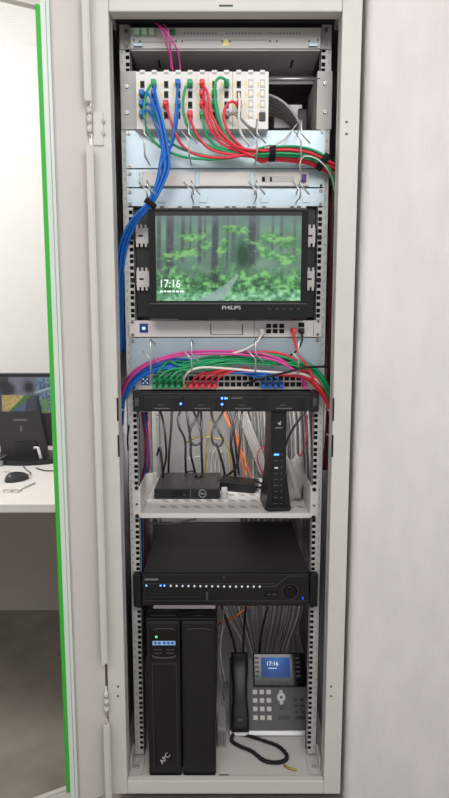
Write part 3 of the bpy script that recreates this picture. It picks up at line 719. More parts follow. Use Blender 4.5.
# display housing
b = MB(R); b.box(-.046, W-.004, .122, .215, .0, .012, .004); dh = b.build('display_housing', 'blackg', t)
def phs(u, v):
    c = mixc(c3(20, 60, 130), c3(60, 120, 200), np.clip(v*.8+.2*np.sin(u*3), 0, 1)); return mixc(c, c3(14, 40, 100), np.clip(np.abs(u-.5)*1.2-.2, 0, 1))
T3 = R.to_3x3(); p0 = R @ Vector((-.022, .146, .0128)); 
picture('display', phs, 30, 20, p0, T3 @ Vector((.088, 0, 0)), T3 @ Vector((0, .056, 0)), 'phs', dh)
text('17:16', .017, 'txt', dh, R @ Vector((.012, .184, .0134)), rot=T3.to_4x4())
b = MB(R); b.box(.0, .026, .171, .1725, .0128, .0136); b.build('display_line', 'txt', dh)
b = MB(R)
for k in range(5): b.box(-.041, -.029, .148+k*.0125, .1525+k*.0125, .0115, .013); b.box(.072+.012, .084+.012, .148+k*.0125, .1525+k*.0125, .0115, .013)
for k in range(4): b.box(-.018+k*.022, -.006+k*.022, .128, .133, .0115, .013)
b.build('soft_keys', 'dgrey', dh)
# keypad
for r_ in range(4):
    for c in range(3):
        b = MB(R); x = -.042+c*.0205; y = .108-r_*.0225; b.box(x-.0068, x+.0068, y-.0062, y+.0062, .0, .003, .0015); b.build('number_key', 'key', t)
b = MB(R); cx, cy = .036, .094; b.cyl((cx, cy, 0), (0, 0, 1), .0125, .003, 24); b.box(cx-.005, cx+.005, cy-.019, cy+.019, 0, .0028, .001); nk = b.build('navigation_key', 'key', t)
MB(R).cyl((cx, cy, .003), (0, 0, 1), .004, .001, 14).build('centre_key', 'phone', nk)
b = MB(R)
for k in range(3):
    for c in range(2): b.box(.074+c*.018, .085+c*.018, .086-k*.016-.002, .091-k*.016, 0, .002, .0008)
b.box(.025, .058, .036, .045, 0, .002, .0008); b.box(.074, .104, .036, .045, 0, .002, .0008); b.box(.03, .042, .062, .068, 0, .002, .0008)
b.build('function_keys', 'bezel', t)
# handset
b = MB(R); hx = -.088
prof = [(.004, .024), (.02, .030), (.055, .030), (.085, .036), (.13, .038), (.165, .036), (.20, .032), (.216, .024)]
V = []; n = 16
for (y, zz) in prof:
    w = .026 if (y < .06 or y > .16) else .022
    for k in range(n):
        a = 2*math.pi*k/n; ca, sa = math.cos(a), math.sin(a)
        V.append((hx + w*math.copysign(abs(ca)**.55, ca), y, zz-.012 + .012*math.copysign(abs(sa)**.6, sa)))
Fc = [(i*n+k, i*n+(k+1)%n, (i+1)*n+(k+1)%n, (i+1)*n+k) for i in range(len(prof)-1) for k in range(n)] + [tuple(range(n)), tuple(range((len(prof)-1)*n, len(prof)*n))]
b.add(V, Fc, True)
for y in (.032, .188): b.cyl((hx, y, .0), (0, 0, 1), .021, .018, 20)
hs = b.build('handset', 'black', t)
b = MB(R); b.box(hx-.006, hx+.006, .033, .0355, .0305, .0315); b.build('handset_print', 'prints', hs)
# handset cord: coiled loop
pts = [at(233, 734, Yq-.004), at(232, 741, .05), at(240, 750, .03), at(252, 760, .01), at(262, 767.5, -.02), at(270, 769.5, -.03), at(280, 769.5, -.03), at(286, 767, -.02), at(286, 759, .0), at(278, 750, .03), at(265, 745, .05), at(250, 741, .07), at(241, 739, .08), at(239.5, 734, .09), at(239.5, 728, .09)]
for p in pts: p.z = max(p.z, SZT+.006)
P = []
Q = [pts[0]*2-pts[1]]+pts+[pts[-1]*2-pts[-2]]
for i in range(1, len(Q)-2):
    a, b_, c, d = Q[i-1:i+3]
    for k in range(30):
        s_ = k/30; P.append(0.5*((2*b_)+(c-a)*s_+(2*a-5*b_+4*c-d)*s_*s_+(3*b_-a-3*c+d)*s_**3))
H = []
for i, p in enumerate(P):
    tg = (P[min(i+1, len(P)-1)]-P[max(i-1, 0)]).normalized(); u_ = tg.cross(Vector((0, 0, 1))).normalized(); w_ = tg.cross(u_)
    a = i*1.35; H.append(p + u_*math.cos(a)*.0042 + w_*math.sin(a)*.0042)
b = MB(); b.tube(H, .0023, 5, sub=1); b.tube(P, .0036, 6, sub=1); b.build('handset_cord', 'black', t)
# brass tie on tray
p = at(292, 774, -.055)
b = MB(); b.tube([(p.x-.02, p.y+.015, SZT+.004), (p.x-.008, p.y+.004, SZT+.006), (p.x+.012, p.y-.001, SZT+.004)], .0028, 8); tag(b.build('wire_scrap', 'brass'), 'small brassy wire offcut on the cabinet floor below the phone', 'wire')
# power socket box behind UPS, right
t = thing('power_strip', 'grey perforated metal box standing beside the backup power tower', 'box', (xat(222, 740, .04), .06, SZT))
b = MB(); b.box(xat(217.5, 740, .03), xat(226, 740, .03), .03, .12, SZT+.0005, SZT+.062, .002); bx = b.build('case', 'mgrey', t)
b = MB()
for k in range(5): b.box(xat(218.5, 740, .03)+k*.0045, xat(218.5, 740, .03)+k*.0045+.002, .029, .031, SZT+.008, SZT+.054)
b.build('ribs', 'dgrey', bx)

# ================================================================== CABLES
RC = .0031
def W3(pts): return [at(*p) for p in pts]
CAT = 'cable'
def cable(m, pts, label, group=None, r=RC, plug=None, pm=None, sub=6, name='patch_cable'):
    b = MB(); b.tube(W3(pts) if not isinstance(pts[0], Vector) else pts, r, 7, sub=sub); o = b.build(name, m); tag(o, label, CAT, group)
    if plug:
        px, py, Y = plug; q = at(px, py, Y); g = MB(); g.box(q.x-.0062, q.x+.0062, Y-.016, Y+.0, q.z-.0075, q.z+.0065, .0025)
        # angled boot
        g.box(q.x-.0048, q.x+.0048, Y-.026, Y-.014, q.z-.0085, q.z+.003, .0025)
        g.build('plug', pm or m, o)
    return o
YP = YM-.001
def pl(i, j): return (PC[i], PR[j], YP)
def st(i, j): return (PC[i], PR[j]+.8, YP-.022)
def plab(c, i, j): return '%s patch cord plugged into the %s column of the white patch panel, %s row' % (c, words[i], ['top', 'second', 'third', 'bottom'][j])
TOPG = None
# blue set down to the left tie
tie = (150.5, 203, -.06)
def bl(k):
    a = k*2.399; r = .0035*math.sqrt(k+.3)*1.05; return r*math.cos(a), r*math.sin(a)
low = []
BL = [((0, 1), [(147.5, 93, -.068), (154, 106, -.072), (160, 125, -.075)]),
      ((0, 2), [(148, 104, -.066), (155, 112, -.07), (162, 130, -.07)]),
      ((0, 3), [(146.5, 110, -.07), (153, 118, -.06), (159, 136, -.062)]),
      ((1, 1), [(157, 106, -.068), (161, 122, -.066), (164, 140, -.066)]),
      ((1, 2), [(156, 112, -.068), (160, 126, -.07), (163, 142, -.072)]),
      ((1, 0), [(156.5, 98, -.076), (161, 115, -.08), (165.5, 135, -.078)]),
      ((3, 0), [(177, 96, -.07), (175.5, 115, -.07), (172, 140, -.066)]),
      ((3, 2), [(177.5, 113, -.068), (176, 128, -.062), (171, 146, -.058)])]
for k, ((i, j), mids) in enumerate(BL):
    ox, oy = bl(k)
    def O(p, s=1.0): q = at(*p); q.x += ox*s; q.y += oy*s; return q
    pts = [at(*st(i, j))] + [at(*m) for m in mids] + [O((165, 165, -.066), 1.5), O((160, 184, -.064), 1.2), O(tie, 1), O((137, 218, -.045), 1.2), O((127.5, 235, -.02), 1.3), O((121.5, 255, .0), 1.4), O((119.3, 285, .015), 1.4), O((119.5, 320, .02), 1.4), O((121.5, 352, .03), 1.3)]
    if (i, j) == (1, 0):
        lab = 'blue patch cord hanging in front of the others from the second column, near its top'
    else: lab = plab('blue', i, j)
    cable('blue', pts, lab, 'blue patch cords of the white patch panel', plug=pl(i, j) if (i, j) != (1, 0) else None)
# run to the right: two ties
def right(k, n=20):
    a = k*2.399; r = .0040*math.sqrt(k+.3); return r*math.cos(a)*1.05, r*math.sin(a)*.9
def rp(p, k, s=1.0):
    q = at(*p); oz, oy = right(k); q.z += oz*s; q.y += oy*s; q.x += oz*s*.3; return q
def tail(k, deep=0):
    return [rp((262, 155-deep, -.055), k, 1.1), rp((272, 154, -.055), k, 1), rp((290, 154.5, -.052), k, 1.15), rp((308, 157, -.045), k, 1.1), rp((322, 163, -.035), k, 1), *( [rp((332, 168, -.03), k, 1.1), rp((340, 172, -.025), k, 1.1), rp((346, 182, -.01), k, 1.1), rp((345, 215, .02), k, 1.1), rp((341, 260, .03), k, 1.1)] if k in (1, 2, 4, 5, 9, 10) else [rp((331, 173, -.02), k, 1.1), rp((335, 188, .0), k, 1.1), rp((336.5, 215, .02), k, 1.1), rp((336, 250, .03), k, 1.1), rp((334, 300, .04), k, 1.1)] )]
RG = [('green', (1, 0), [(150, 86, -.068), (145.5, 98, -.066), (144, 116, -.064), (150, 136, -.06), (165, 150, -.05), (190, 158, -.05), (225, 158.5, -.052)], 8, True),
      ('green', (1, 3), [(158, 122, -.06), (166, 138, -.05), (180, 148, -.045), (205, 155.5, -.046), (232, 157, -.05)], 13, True),
      ('red', (2, 2), [(169, 115, -.066), (174, 130, -.064), (182, 145, -.058), (198, 155, -.054), (228, 157.5, -.056)], 5, True),
      ('green', (4, 0), [(185.5, 88, -.07), (183, 102, -.07), (184.5, 118, -.066), (191, 132, -.06), (205, 144, -.055), (230, 152, -.054)], 3, True),
      ('red', (4, 3), [(192, 124, -.066), (199, 138, -.062), (212, 150, -.058), (236, 155, -.056)], 1, True),
      ('red', (5, 0), [(207, 92, -.074), (211, 112, -.078), (221, 132, -.074), (238, 147, -.066)], 10, True),
      ('red', (5, 1), [(206, 104, -.072), (211, 122, -.07), (221, 138, -.068), (240, 150, -.062)], 4, True),
      ('red', (5, 2), [(205.5, 115, -.066), (210, 128, -.064), (221, 143, -.06), (242, 152, -.058)], 2, True),
      ('green', (5, 3), [(203.5, 124, -.062), (207, 136, -.058), (218, 147, -.052), (240, 153, -.05)], 7, True),
      ('green', (6, 1), [(217, 106, -.068), (220, 122, -.066), (228, 137, -.06), (245, 149, -.05)], 6, True),
      ('green', (6, 2), [(216.5, 114, -.068), (219, 128, -.06), (230, 143, -.052), (246, 152, -.045)], 15, True),
      ('green', (7, 0), [(225, 79.5, -.068), (219, 78, -.07), (214.8, 86, -.07), (216, 108, -.074), (222, 128, -.07), (233, 143, -.062), (247, 151, -.05)], 11, True),
      ('red', (8, 2), [(232, 101.5, -.066), (225.5, 107, -.066), (224, 118, -.066), (229, 133, -.064), (242, 147, -.06)], 9, True),
      ]
for c, (i, j), mids, k, plg in RG:
    pts = [at(*st(i, j))] + [at(*m) for m in mids] + tail(k)
    cable(c, pts, plab(c, i, j), 'patch cords running right from the white patch panel', plug=pl(i, j))
cable('gryd', W3([(228, 116, -.06), (233, 113.5, -.064), (240, 118, -.066), (249, 127, -.06), (259, 131, -.04)]), plab('grey', 7, 3), plug=pl(7, 3), r=.0032)
cable('wht', W3([(238.8, 93, -.06), (239.6, 104, -.068), (239, 118, -.068), (241, 133, -.06), (250, 146, -.05)]), plab('white', 8, 0), plug=None)
cable('wht', W3([(302, 178, -.022), (300, 166, -.06), (303, 157, -.07), (314, 157.5, -.07), (325, 166, -.06), (332, 178, -.03), (335, 192, -.01)]), 'thin white fibre cord from the purple plug curving over the right strap', r=.0016)
cable('wht', W3([(262, 148, -.05), (270, 147, -.07), (282, 141, -.04), (290, 133, -.01), (297, 124, .04)]), 'thin pale cord curving up behind the patch panel right of the first strap', r=.0018)
# ties
def strap(px, py, Y, rx, rz, ang, label, w=.014):
    c = at(px, py, Y); A = Matrix.Translation(c) @ Matrix.Rotation(ang, 4, 'Y'); n = 20
    ring_ = [(0, rx*math.cos(2*math.pi*k/n), rz*math.sin(2*math.pi*k/n)) for k in range(n)]
    b = MB(A); V = []; 
    for x in (-w/2, w/2):
        for s_ in (1.0, .82): V += [(x, y*s_, z*s_) for _, y, z in ring_]
    Fc = []
    for k in range(n):
        k2 = (k+1) % n; Fc += [(k, k2, 2*n+k2, 2*n+k), (n+k, 3*n+k, 3*n+k2, n+k2), (k, n+k, n+k2, k2), (2*n+k, 2*n+k2, 3*n+k2, 3*n+k)]
    b.add(V, Fc, True); tag(b.build('cable_strap', 'velcro'), label, 'strap')
strap(272, 153.5, -.055, .021, .018, 0, 'black fabric strap round the red and green bundle, near the middle')
strap(323, 162, -.036, .021, .021, math.radians(35), 'black fabric strap round the red and green bundle beside the right stile', .015)
strap(150.3, 203.5, -.06, .014, .015, math.radians(-55), 'black fabric strap round the blue bundle above the monitor corner', .012)
# pink cords at the top
for k, (a, e) in enumerate((((155.5, 23), (170.5, 60)), ((158, 23.3), (180, 65)), ((163, 24), (172.5, 69)))):
    cable('pink', W3([(a[0], a[1], -.02), (a[0]+4, a[1]+4, -.045), ((a[0]+e[0])/2+1.5, 38, -.05), (e[0]-2, 52, -.03), (e[0], e[1], -.01), (e[0]+.5, e[1]+9, .0)]),
          ['short pink cord hanging from the top tray, leftmost of three', 'short pink cord hanging from the top tray, rightmost of three', 'short pink cord hanging from the top tray, middle of three'][k], 'pink cords at the top tray', r=.0019)
# grey thick loop behind the patch panel, right
for k in range(11):
    o = k*1.9
    cable('gryd' if k % 2 else 'gry', W3([(248, 96+o, .03+.006*k), (268, 95+o, .03+.006*k), (284, 103+o*.9, .03+.006*k), (296, 117+o*.7, .035+.006*k), (302-o*.3, 132, .04+.006*k), (304-o*.5, 150, .06)]),
          'grey network cable of the thick arc behind the patch panel, right end', 'grey cables arching behind the patch panel', r=.0036)
t = thing('junction_box', 'small pale plastic box deep inside behind the arching grey cables', 'box', at(290, 130, .10))
b = MB(); b.bpx(274, 104.5, 302, 128, .10, .13, .002); b.build('case', 'white2', t)
b = MB(); b.bpx(298, 108, 308, 134, .09, .11, .004); b.build('gland', 'black', t)

# ---- switch zone
YK = YD-.001
def sp(k): return SP[k]
N = 0
def slab(c, k, row='lower'): return '%s patch cord in the white switch, %s row, port %d from the left' % (c, row, k+1)
def tailr(k, y0=372, jit=1.0):
    a = k*2.399; r = .0036*math.sqrt(k+.3)*jit; oz, oy = r*math.cos(a), r*math.sin(a)
    out = []
    for p, s in (((300, y0-4, -.055), 1), ((312, y0+1, -.05), 1), ((322, y0+12, -.035), 1.1), ((329, y0+25, -.015), 1.1), ((333, y0+40, .01), 1.1)):
        q = at(*p); q.z += oz*s; q.y += oy*s; q.x += oz*s*.3; out.append(q)
    return out
gi = 0
for k in range(5):
    for row, py in (('lower', 384.4), ('upper', 378.3)):
        gi += 1; rise = 366 - (gi % 5)*2.1; px = sp(k); up = -8 if row == 'upper' else 0
        yy = -.05 - (gi % 3)*.009 + (0.012 if row == 'upper' else 0)
        c = 'green'
        pts = [at(px, py-1, YK-.022), at(px+3, py-6, yy), at(px+13, py-14+up*.3, yy), at(px+28, rise+4, yy-.004), at(px+52, rise-1.5, yy-.002), at(235+k*2, rise-3, yy), at(270, rise-1.5, yy+.004)] + tailr(gi, 369)
        cable(c, pts, slab(c, k, row), 'green patch cords of the white switch', plug=(px, py, YK), r=.0027)
for q, k in enumerate((6, 7, 8, 9, 10)):
    px = sp(k); rise = 372-q*.9; yy = -.038-.006*(q % 3)
    pts = [at(px, 383.5, YK-.022), at(px+4, 378, yy-.01), at(px+12, 373, yy-.01), at(px+30, 370-q*.5, yy), at(245+q*2, 372, yy), at(278, 373.5+q*.5, yy)] + tailr(q*2+3, 377)
    cable('red', pts, slab('red', k), 'red patch cords of the white switch', plug=(px, 384.4, YK), r=.0027)
for q, k in enumerate((18, 19, 20, 21)):
    px = sp(k); yy = -.034-.004*q
    pts = [at(px, 383.5, YK-.022), at(px-4, 378.5, yy-.014), at(px-14, 375-q*.6, yy-.008), at(238-q*5, 372.5, yy), at(215-q*5, 371-q, yy+.004), at(196, 364-q*1.1, yy), at(175, 362.5+q*1.7, yy-.006), at(158, 365+q*1.3, yy-.008), at(143, 371+q*1.5, yy), at(131, 382+q*2, -.02), at(124.5, 400, .005), at(122.5, 425, .03)]
    cable('blue', pts, slab('blue', k), 'blue patch cords of the white switch', plug=(px, 384.4, YK), r=.0028)
    # plugs in upper row
for q, (y, xo) in enumerate(((361, 0), (363.8, 1), (366.6, 0), (369.3, 1))):
    pts = W3([(205, 362+q*1.5, -.03), (190, 360+q*1.6, -.04), (172, y-2, -.048), (155, y+2.5, -.05), (141, y+9, -.04), (130, y+21, -.02), (123, y+36, .0), (120.5, y+60, .03)])
    cable('blue', pts, 'blue cord sweeping left from behind the green cords to the left rail, %s of four' % ['topmost', 'second', 'third', 'lowest'][q], 'blue cords of the lower left sweep', r=.0029)
cable('pink', W3([(304, 386, -.028), (303.5, 381, -.045), (297, 373, -.07), (284, 364, -.075), (268, 358.5, -.075), (240, 354.5, -.07), (215, 354, -.07), (190, 354, -.07), (168, 358, -.07), (150, 364, -.068), (138, 371, -.055), (128, 382, -.03), (122, 398, .0), (121, 430, .03)]), 'pink patch cord arching above the green ones into the last switch port', plug=(304, 384.4, YK))
cable('pink', W3([(300, 376, -.04), (285, 362, -.062), (262, 354, -.062), (238, 351.5, -.062), (205, 351, -.062), (180, 353, -.062), (160, 358.5, -.058), (143, 365, -.045), (130, 375, -.02), (122, 390, .01), (120, 420, .04)]), 'pink patch cord, the upper of the two arching above the green ones', r=RC)
MB_ = MB(); cable('wht', W3([(183.6, 383.5, -.03), (184.5, 378, -.055), (190, 371, -.08), (203, 367.5, -.084), (225, 368.5, -.082), (255, 371, -.08), (285, 373, -.078), (302, 374, -.07), (316, 380, -.05), (327, 392, -.02)]), 'white patch cord curving over the red cords of the white switch', plug=(sp(5), 384.4, YK), pm='yel', r=.0031)
cable('wht', W3([(264.5, 328, -.012), (262, 334, -.05), (256, 343, -.07), (246, 349, -.072), (236, 352.5, -.07), (220, 356, -.06)]), 'white patch cord dropping from the white router onto the pink cords', plug=(262, 331.2, YK), r=.0026)
cable('red', W3([(293.3, 331.5, -.03), (294, 338, -.045), (296, 347, -.075), (300, 356, -.082), (307, 366, -.08), (315, 382, -.06), (323, 396, -.03), (329, 408, -.01), (332, 425, .02)]), 'red patch cord dropping from the white router across the other cords', plug=(293.3, 330.6, YK), r=.0032)
cable('blk', W3([(301.5, 331.5, -.03), (302.5, 338, -.04), (300, 346, -.045), (294, 353, -.04), (284, 358, -.03), (272, 362, -.02)]), 'black patch cord dropping from the white router port', plug=(301.3, 330.4, YK), r=.0024)
cable('blk', W3([(338, 366, -.02), (325, 366.5, -.06), (305, 367.5, -.088), (288, 372, -.09), (270, 376, -.09), (255, 380.5, -.08), (244, 384, -.03)]), 'black cable crossing in front of the green cords to the switch', r=.0030)
cable('red', W3([(250, 352, -.05), (275, 352.5, -.06), (292, 358, -.06), (306, 369, -.05), (320, 381, -.03), (331, 391, .0)]), 'red cord lying above the green cords at the right end', r=.003)
cable('green', W3([(243, 352.5, -.05), (262, 353.5, -.058), (284, 357, -.064), (300, 365, -.06), (315, 378, -.045), (325, 392, -.02), (331, 404, .0)]), 'green cord lying on top of the bundle above the switch, right half', r=.003)
# side runs visible between right rail and stile
for k, (c, x0, x1) in enumerate((('dred', 336.5, 332.5), ('grnd', 333.5, 331), ('blk', 335, 330.5), ('dred', 331.5, 329.5))):
    cable(c, W3([(x0, 185, .03), (x0-.5, 230, .03), (x1+1, 270, .035), (x1, 320, .04), (x1-1.5, 370, .04), (x1-2, 410, .05), (x1-6, 470, .06)]), ['dark red cable running down beside the right rail, outermost', 'dark green cable running down beside the right rail', 'black cable running down beside the right rail', 'dark red cable running down beside the right rail, innermost'][k], 'cables down the right side', r=.0034)
# left side below: blue and dark red going back inside
for k, (c, px) in enumerate((('blue', 143), ('dred', 141), ('dred', 145))):
    cable(c, W3([(px+1, 413, .08), (px+2.5, 425, .1), (px+5.5-k, 440, .12), (px+4, 465, .14), (px+1, 480, .16), (px, 540, .16), (px+1, 600, .18)]), ['blue cable dropping inside the left rail below the slim black appliance', 'dark red cable dropping inside the left rail, left of the blue one', 'dark red cable dropping inside the left rail, right of the blue one'][k], r=.0035)
cable('blk', W3([(129, 425, -.005), (127.5, 440, -.005), (129.5, 460, .01), (132, 480, .03)]), 'thin black cable between the left stile and the left rail', r=.0025)

# ---- hanging black leads behind the shelf
BK = [[(160, 410, .30), (164, 425, .28), (166, 445, .28), (166, 458, .3), (163, 475, .32), (160, 500, .33)],
      [(172, 410, .30), (171, 430, .30), (169, 455, .30), (168.5, 475, .32), (170, 500, .33)],
      [(181, 410, .26), (178, 418, .25), (179.5, 428, .25), (185, 440, .26), (185.5, 460, .27), (186, 475, .3)],
      [(186.5, 410, .25), (188, 422, .25), (190.5, 440, .26), (191, 455, .26), (195, 472, .28)],
      [(199, 410, .28), (197, 418, .26), (191, 428, .25), (190, 440, .25), (195, 445, .25), (201.5, 441, .25), (200, 428, .25), (196, 417, .26), (193, 410, .28)],
      [(201, 410, .30), (201.5, 425, .28), (201.5, 450, .28), (202.5, 475, .3), (201, 500, .33)],
      [(211, 410, .28), (213, 420, .26), (218, 430, .25), (223, 440, .25), (219, 446, .25), (213, 443, .25), (212, 434, .25), (216, 424, .26), (222, 414, .27), (223, 409, .28)],
      [(216, 443, .25), (220, 455, .25), (224, 470, .27), (226, 490, .3)],
      [(228, 410, .24), (232, 425, .24), (231, 445, .24), (234, 462, .26), (236, 485, .28)],
      [(237, 410, .25), (234, 428, .24), (236, 450, .25), (239, 475, .28)],
      [(242, 410, .26), (240, 440, .25), (237, 465, .25), (229, 474, .26), (222, 477, .27)],
      [(305, 412, .18), (296, 424, .2), (289, 436, .22), (284, 450, .25)],
      [(157, 455, .24), (160, 448, .22), (162, 462, .22), (163, 478, .24)]]
ordn = ['first', 'second', 'third', 'fourth', 'fifth', 'sixth', 'seventh', 'eighth', 'ninth', 'tenth', 'eleventh']
for k, p in enumerate(BK):
    lab = 'black lead hanging behind the shelf, %s from the left' % ordn[k] if k < 11 else ['thin black lead slanting down right of the modem', 'short black loop at the left end behind the mini computer'][k-11]
    if k == 4: lab = 'black lead with a hanging loop behind the mini computer'
    if k == 6: lab = 'black lead with a hanging loop above the power brick'
    cable('blk', W3(p), lab, 'black leads behind the shelf', r=.0036 if k != 8 else .0045, name='power_lead')
cable('yel', W3([(186, 443, .33), (195, 438, .31), (205, 437, .3), (215, 438, .3), (224, 441, .3), (229, 450, .3), (231, 462, .3), (233, 480, .31)]), 'olive yellow lead arching across the hanging black leads', r=.003)
cable('yel', W3([(213, 411, .36), (209, 430, .35), (207, 450, .34), (206, 470, .34), (207, 490, .35)]), 'olive yellow lead hanging straight behind the mini computer', r=.003)
for k, p in enumerate(([(222, 409, .30), (227, 420, .3), (233, 432, .3), (239, 450, .3), (246, 478, .32)], [(229, 411, .31), (234, 426, .3), (240, 447, .3), (247, 465, .3), (252, 480, .32)], [(224, 411, .33), (230, 424, .32), (236, 440, .32), (241, 460, .32), (246, 470, .33)])):
    cable('org', W3(p), 'orange fibre cord slanting behind the shelf, %s of three' % ['leftmost', 'rightmost', 'middle'][k], 'orange cords behind the shelf', r=.0026)
for k in range(4):
    cable('gry', W3([(208+k*4, 476, .36), (207+k*4, 462, .36), (209+k*4, 452, .36), (214+k*3, 448, .37), (219+k*3, 455, .37), (220+k*3.5, 476, .38)]), 'pale thin cable coil standing behind the mini computer', 'pale thin coils behind the mini computer', r=.0024)
cable('wht', W3([(180, 468, .4), (188, 459, .4), (198, 456.5, .4), (205, 458, .4)]), 'thin pale cord curving against the white back panel', r=.0018)
# big grey vertical bundle behind the modem
for k in range(30):
    x = 243 + k*2.3 + random.uniform(-.6, .6); Y = .42 + random.uniform(-.03, .03) + .02*math.sin(k)
    d = random.uniform(-1.5, 1.5)
    cable('gry' if k % 3 else 'gryd', W3([(x-3, 404, Y), (x-1+d, 425, Y), (x+d*.6, 450, Y), (x+1, 480, Y), (x+.5+d, 520, Y), (x, 560, Y)]), 'grey network cable in the upright bundle behind the modem', 'grey network cables upright behind the modem', r=.0042, name='network_cable', sub=4)
for k in range(5):
    cable('gryd', W3([(235+k*2.2, 405, .36), (242+k*2.2, 425, .35), (252+k*2.2, 450, .35), (262+k*2.2, 478, .36)]), 'grey network cable slanting behind the orange cords', 'grey network cables slanting behind the orange cords', r=.0042, name='network_cable', sub=4)
cable('dred', W3([(263, 474, .3), (258, 462, .28), (258, 453, .27), (263, 447, .28), (275, 445, .3)]), 'thin dark red lead looping out left of the modem', r=.0022)
cable('dred', W3([(282, 468, .26), (292, 464, .26), (302, 452, .27), (306, 438, .28), (307, 415, .3)]), 'thin dark red lead rising right of the modem', r=.0026)
cable('blk', W3([(254, 480, .17), (262, 484, .14), (266, 490, .12), (268, 497, .10)]), 'short black lead from the power brick to the modem', r=.003, name='power_lead')
# ---- lower bundles behind the phone
for k in range(16):
    x = 262+k*2.6+random.uniform(-.6, .6); Y = .33+random.uniform(-.03, .03)
    cable('gryd' if k % 2 else 'gry', W3([(x+3, 600, Y), (x+1.5-k*.2, 620, Y), (x-3-k*.6, 650, Y), (x-6-k*.9, 690, Y)]), 'grey network cable in the fan behind the phone display', 'grey network cables fanned behind the phone display', r=.0040, name='network_cable', sub=4)
for k in range(14):
    x = 221+k*2.7+random.uniform(-.8, .8); Y = .30+random.uniform(-.04, .04); s = random.uniform(6, 22)
    cable('gryd' if k % 3 else 'gry', W3([(x, 600, Y), (x+(252-x)*.25+s*.1, 620, Y), (x+(256-x)*.55+s*.1, 640, Y), (x+(262-x)*.75, 670, Y), (x+(264-x)*.8, 700, Y)]), 'grey network cable slanting down behind the phone handset', 'grey network cables slanting behind the phone handset', r=.0036, name='network_cable', sub=4)
cable('gry', W3([(224, 606, .2), (222.5, 625, .18), (220.5, 645, .17), (221, 662, .17), (226, 684, .18)]), 'pale grey cable bowing left of the phone handset', r=.003)
cable('gry', W3([(227, 604, .22), (223, 630, .2), (218.5, 650, .19), (219.5, 670, .18), (224, 700, .2)]), 'second pale grey cable bowing left, right beside the power tower', r=.0028)
cable('org', W3([(219, 624, .24), (228, 620, .22), (238, 615, .22), (248, 606, .24)]), 'orange cord crossing in front of the grey cables, top of the lower bay', r=.0028)
cable('blk', W3([(222, 606, .2), (227, 622, .2), (233, 640, .2), (236, 655, .2)]), 'black lead slanting toward the phone handset', r=.0034, name='power_lead')
cable('blk', W3([(246, 606, .22), (244, 630, .22), (243, 660, .22)]), 'black lead hanging just right of the phone handset', r=.0034, name='power_lead')
cable('blk', W3([(268, 606, .25), (262, 630, .24), (259, 655, .24)]), 'black lead hanging above the phone display', r=.0034, name='power_lead')
cable('gry', W3([(148, 523, .33), (170, 524, .3), (185, 521, .28), (196, 519, .26)]), 'grey cable resting on the back of the large recorder', r=.003)

# ================================================================== DESK SCENE BEHIND THE GLASS
dz = .735; yf = 1.635-D0; yb = .97
t = thing('desk', 'white office desk with back board toned taupe for shade seen through the open glass door', 'desk', (-1.2, .5, 0))
b = MB(); b.box(-2.1, -.33, yf, yb, dz-.027, dz, .003); b.build('desk_top', 'desk', t)
b = MB(); b.box(-2.08, -.34, yb-.02, yb, .0, dz-.027); b.build('back_board', 'taupe', t)  # taupe tone puts the shade below the desk into the board
b = MB(); b.box(-.36, -.335, yf+.05, yb-.02, .0, dz-.027); b.build('side_leg', 'desk', t)
b = MB(); b.box(-2.1, -2.07, yf+.05, yb-.02, .0, dz-.027); b.build('side_leg', 'desk', t)
b = MB(); b.box(-2.4, -.33, yb+.05, 1.135, .0, .001+.0); b.bm.free()
# big monitor
Ym = .74
t = thing('monitor', 'black desk monitor showing security camera pictures behind the glass door', 'monitor', (xat(18, 460, Ym), Ym, dz))
xr_ = xat(56.5, 400, Ym); xl_ = xr_-.54; ztp = zat(373.5, Ym)
b = MB(); b.box(xl_, xr_, Ym, Ym+.04, zat(446, Ym), ztp, .004); b.build('casing', 'bezel', t)
def cc(u, v):
    n = fbm(u, v, 8, 4, 1.5); n2 = fbm(u, v, 22, 3, 1.5)
    c = mixc(c3(40, 45, 60), c3(90, 95, 115), n)
    m = (v > .5) & (u > .28) & (u < .72); g = mixc(c3(110, 112, 135), c3(150, 150, 165), n); c = np.where(m[..., None], g, c)
    for x0, y0 in ((.6, .72), (.22, .75), (.3, .66)):
        m = np.exp(-(((u-x0)/.07)**2+((v-y0)/.14)**2)); c = mixc(c, c3(25, 28, 42), np.clip(m*1.4, 0, 1))
    m = (v < .5) & (u > .16) & (u < .66)
    s = (u-.16)/.5; w = v/.5; g = np.where((s+w*-.6 < .15)[..., None], c3(205, 180, 110), np.where((s < .25+w*.75)[..., None], c3(70, 125, 60), np.where((s < .72+w*.1)[..., None], c3(95, 110, 150), c3(70, 72, 92))))
    c = np.where(m[..., None], g*(.8+.4*n2[..., None]), c)
    m = u > .72; g = mixc(c3(60, 80, 120), c3(150, 175, 190), np.clip(n2*2-.5, 0, 1)); g = np.where(((v < .4) & (n > .5))[..., None], c3(110, 150, 90), g); c = np.where(m[..., None], g, c)
    m = np.abs(v-(.62+.5*(u-.8))) < .03; c = np.where((m & (u > .7))[..., None], c3(180, 195, 205), c)
    return np.clip(c, 0, 1)
sx0 = xat(-8, 400, Ym); sz0 = zat(413, Ym); sz1 = zat(377, Ym)
picture('screen', cc, 200, 100, (sx0, Ym-.0015, sz0), (xr_-.008-sx0, 0, 0), (0, 0, sz1-sz0), 'cctv', t)
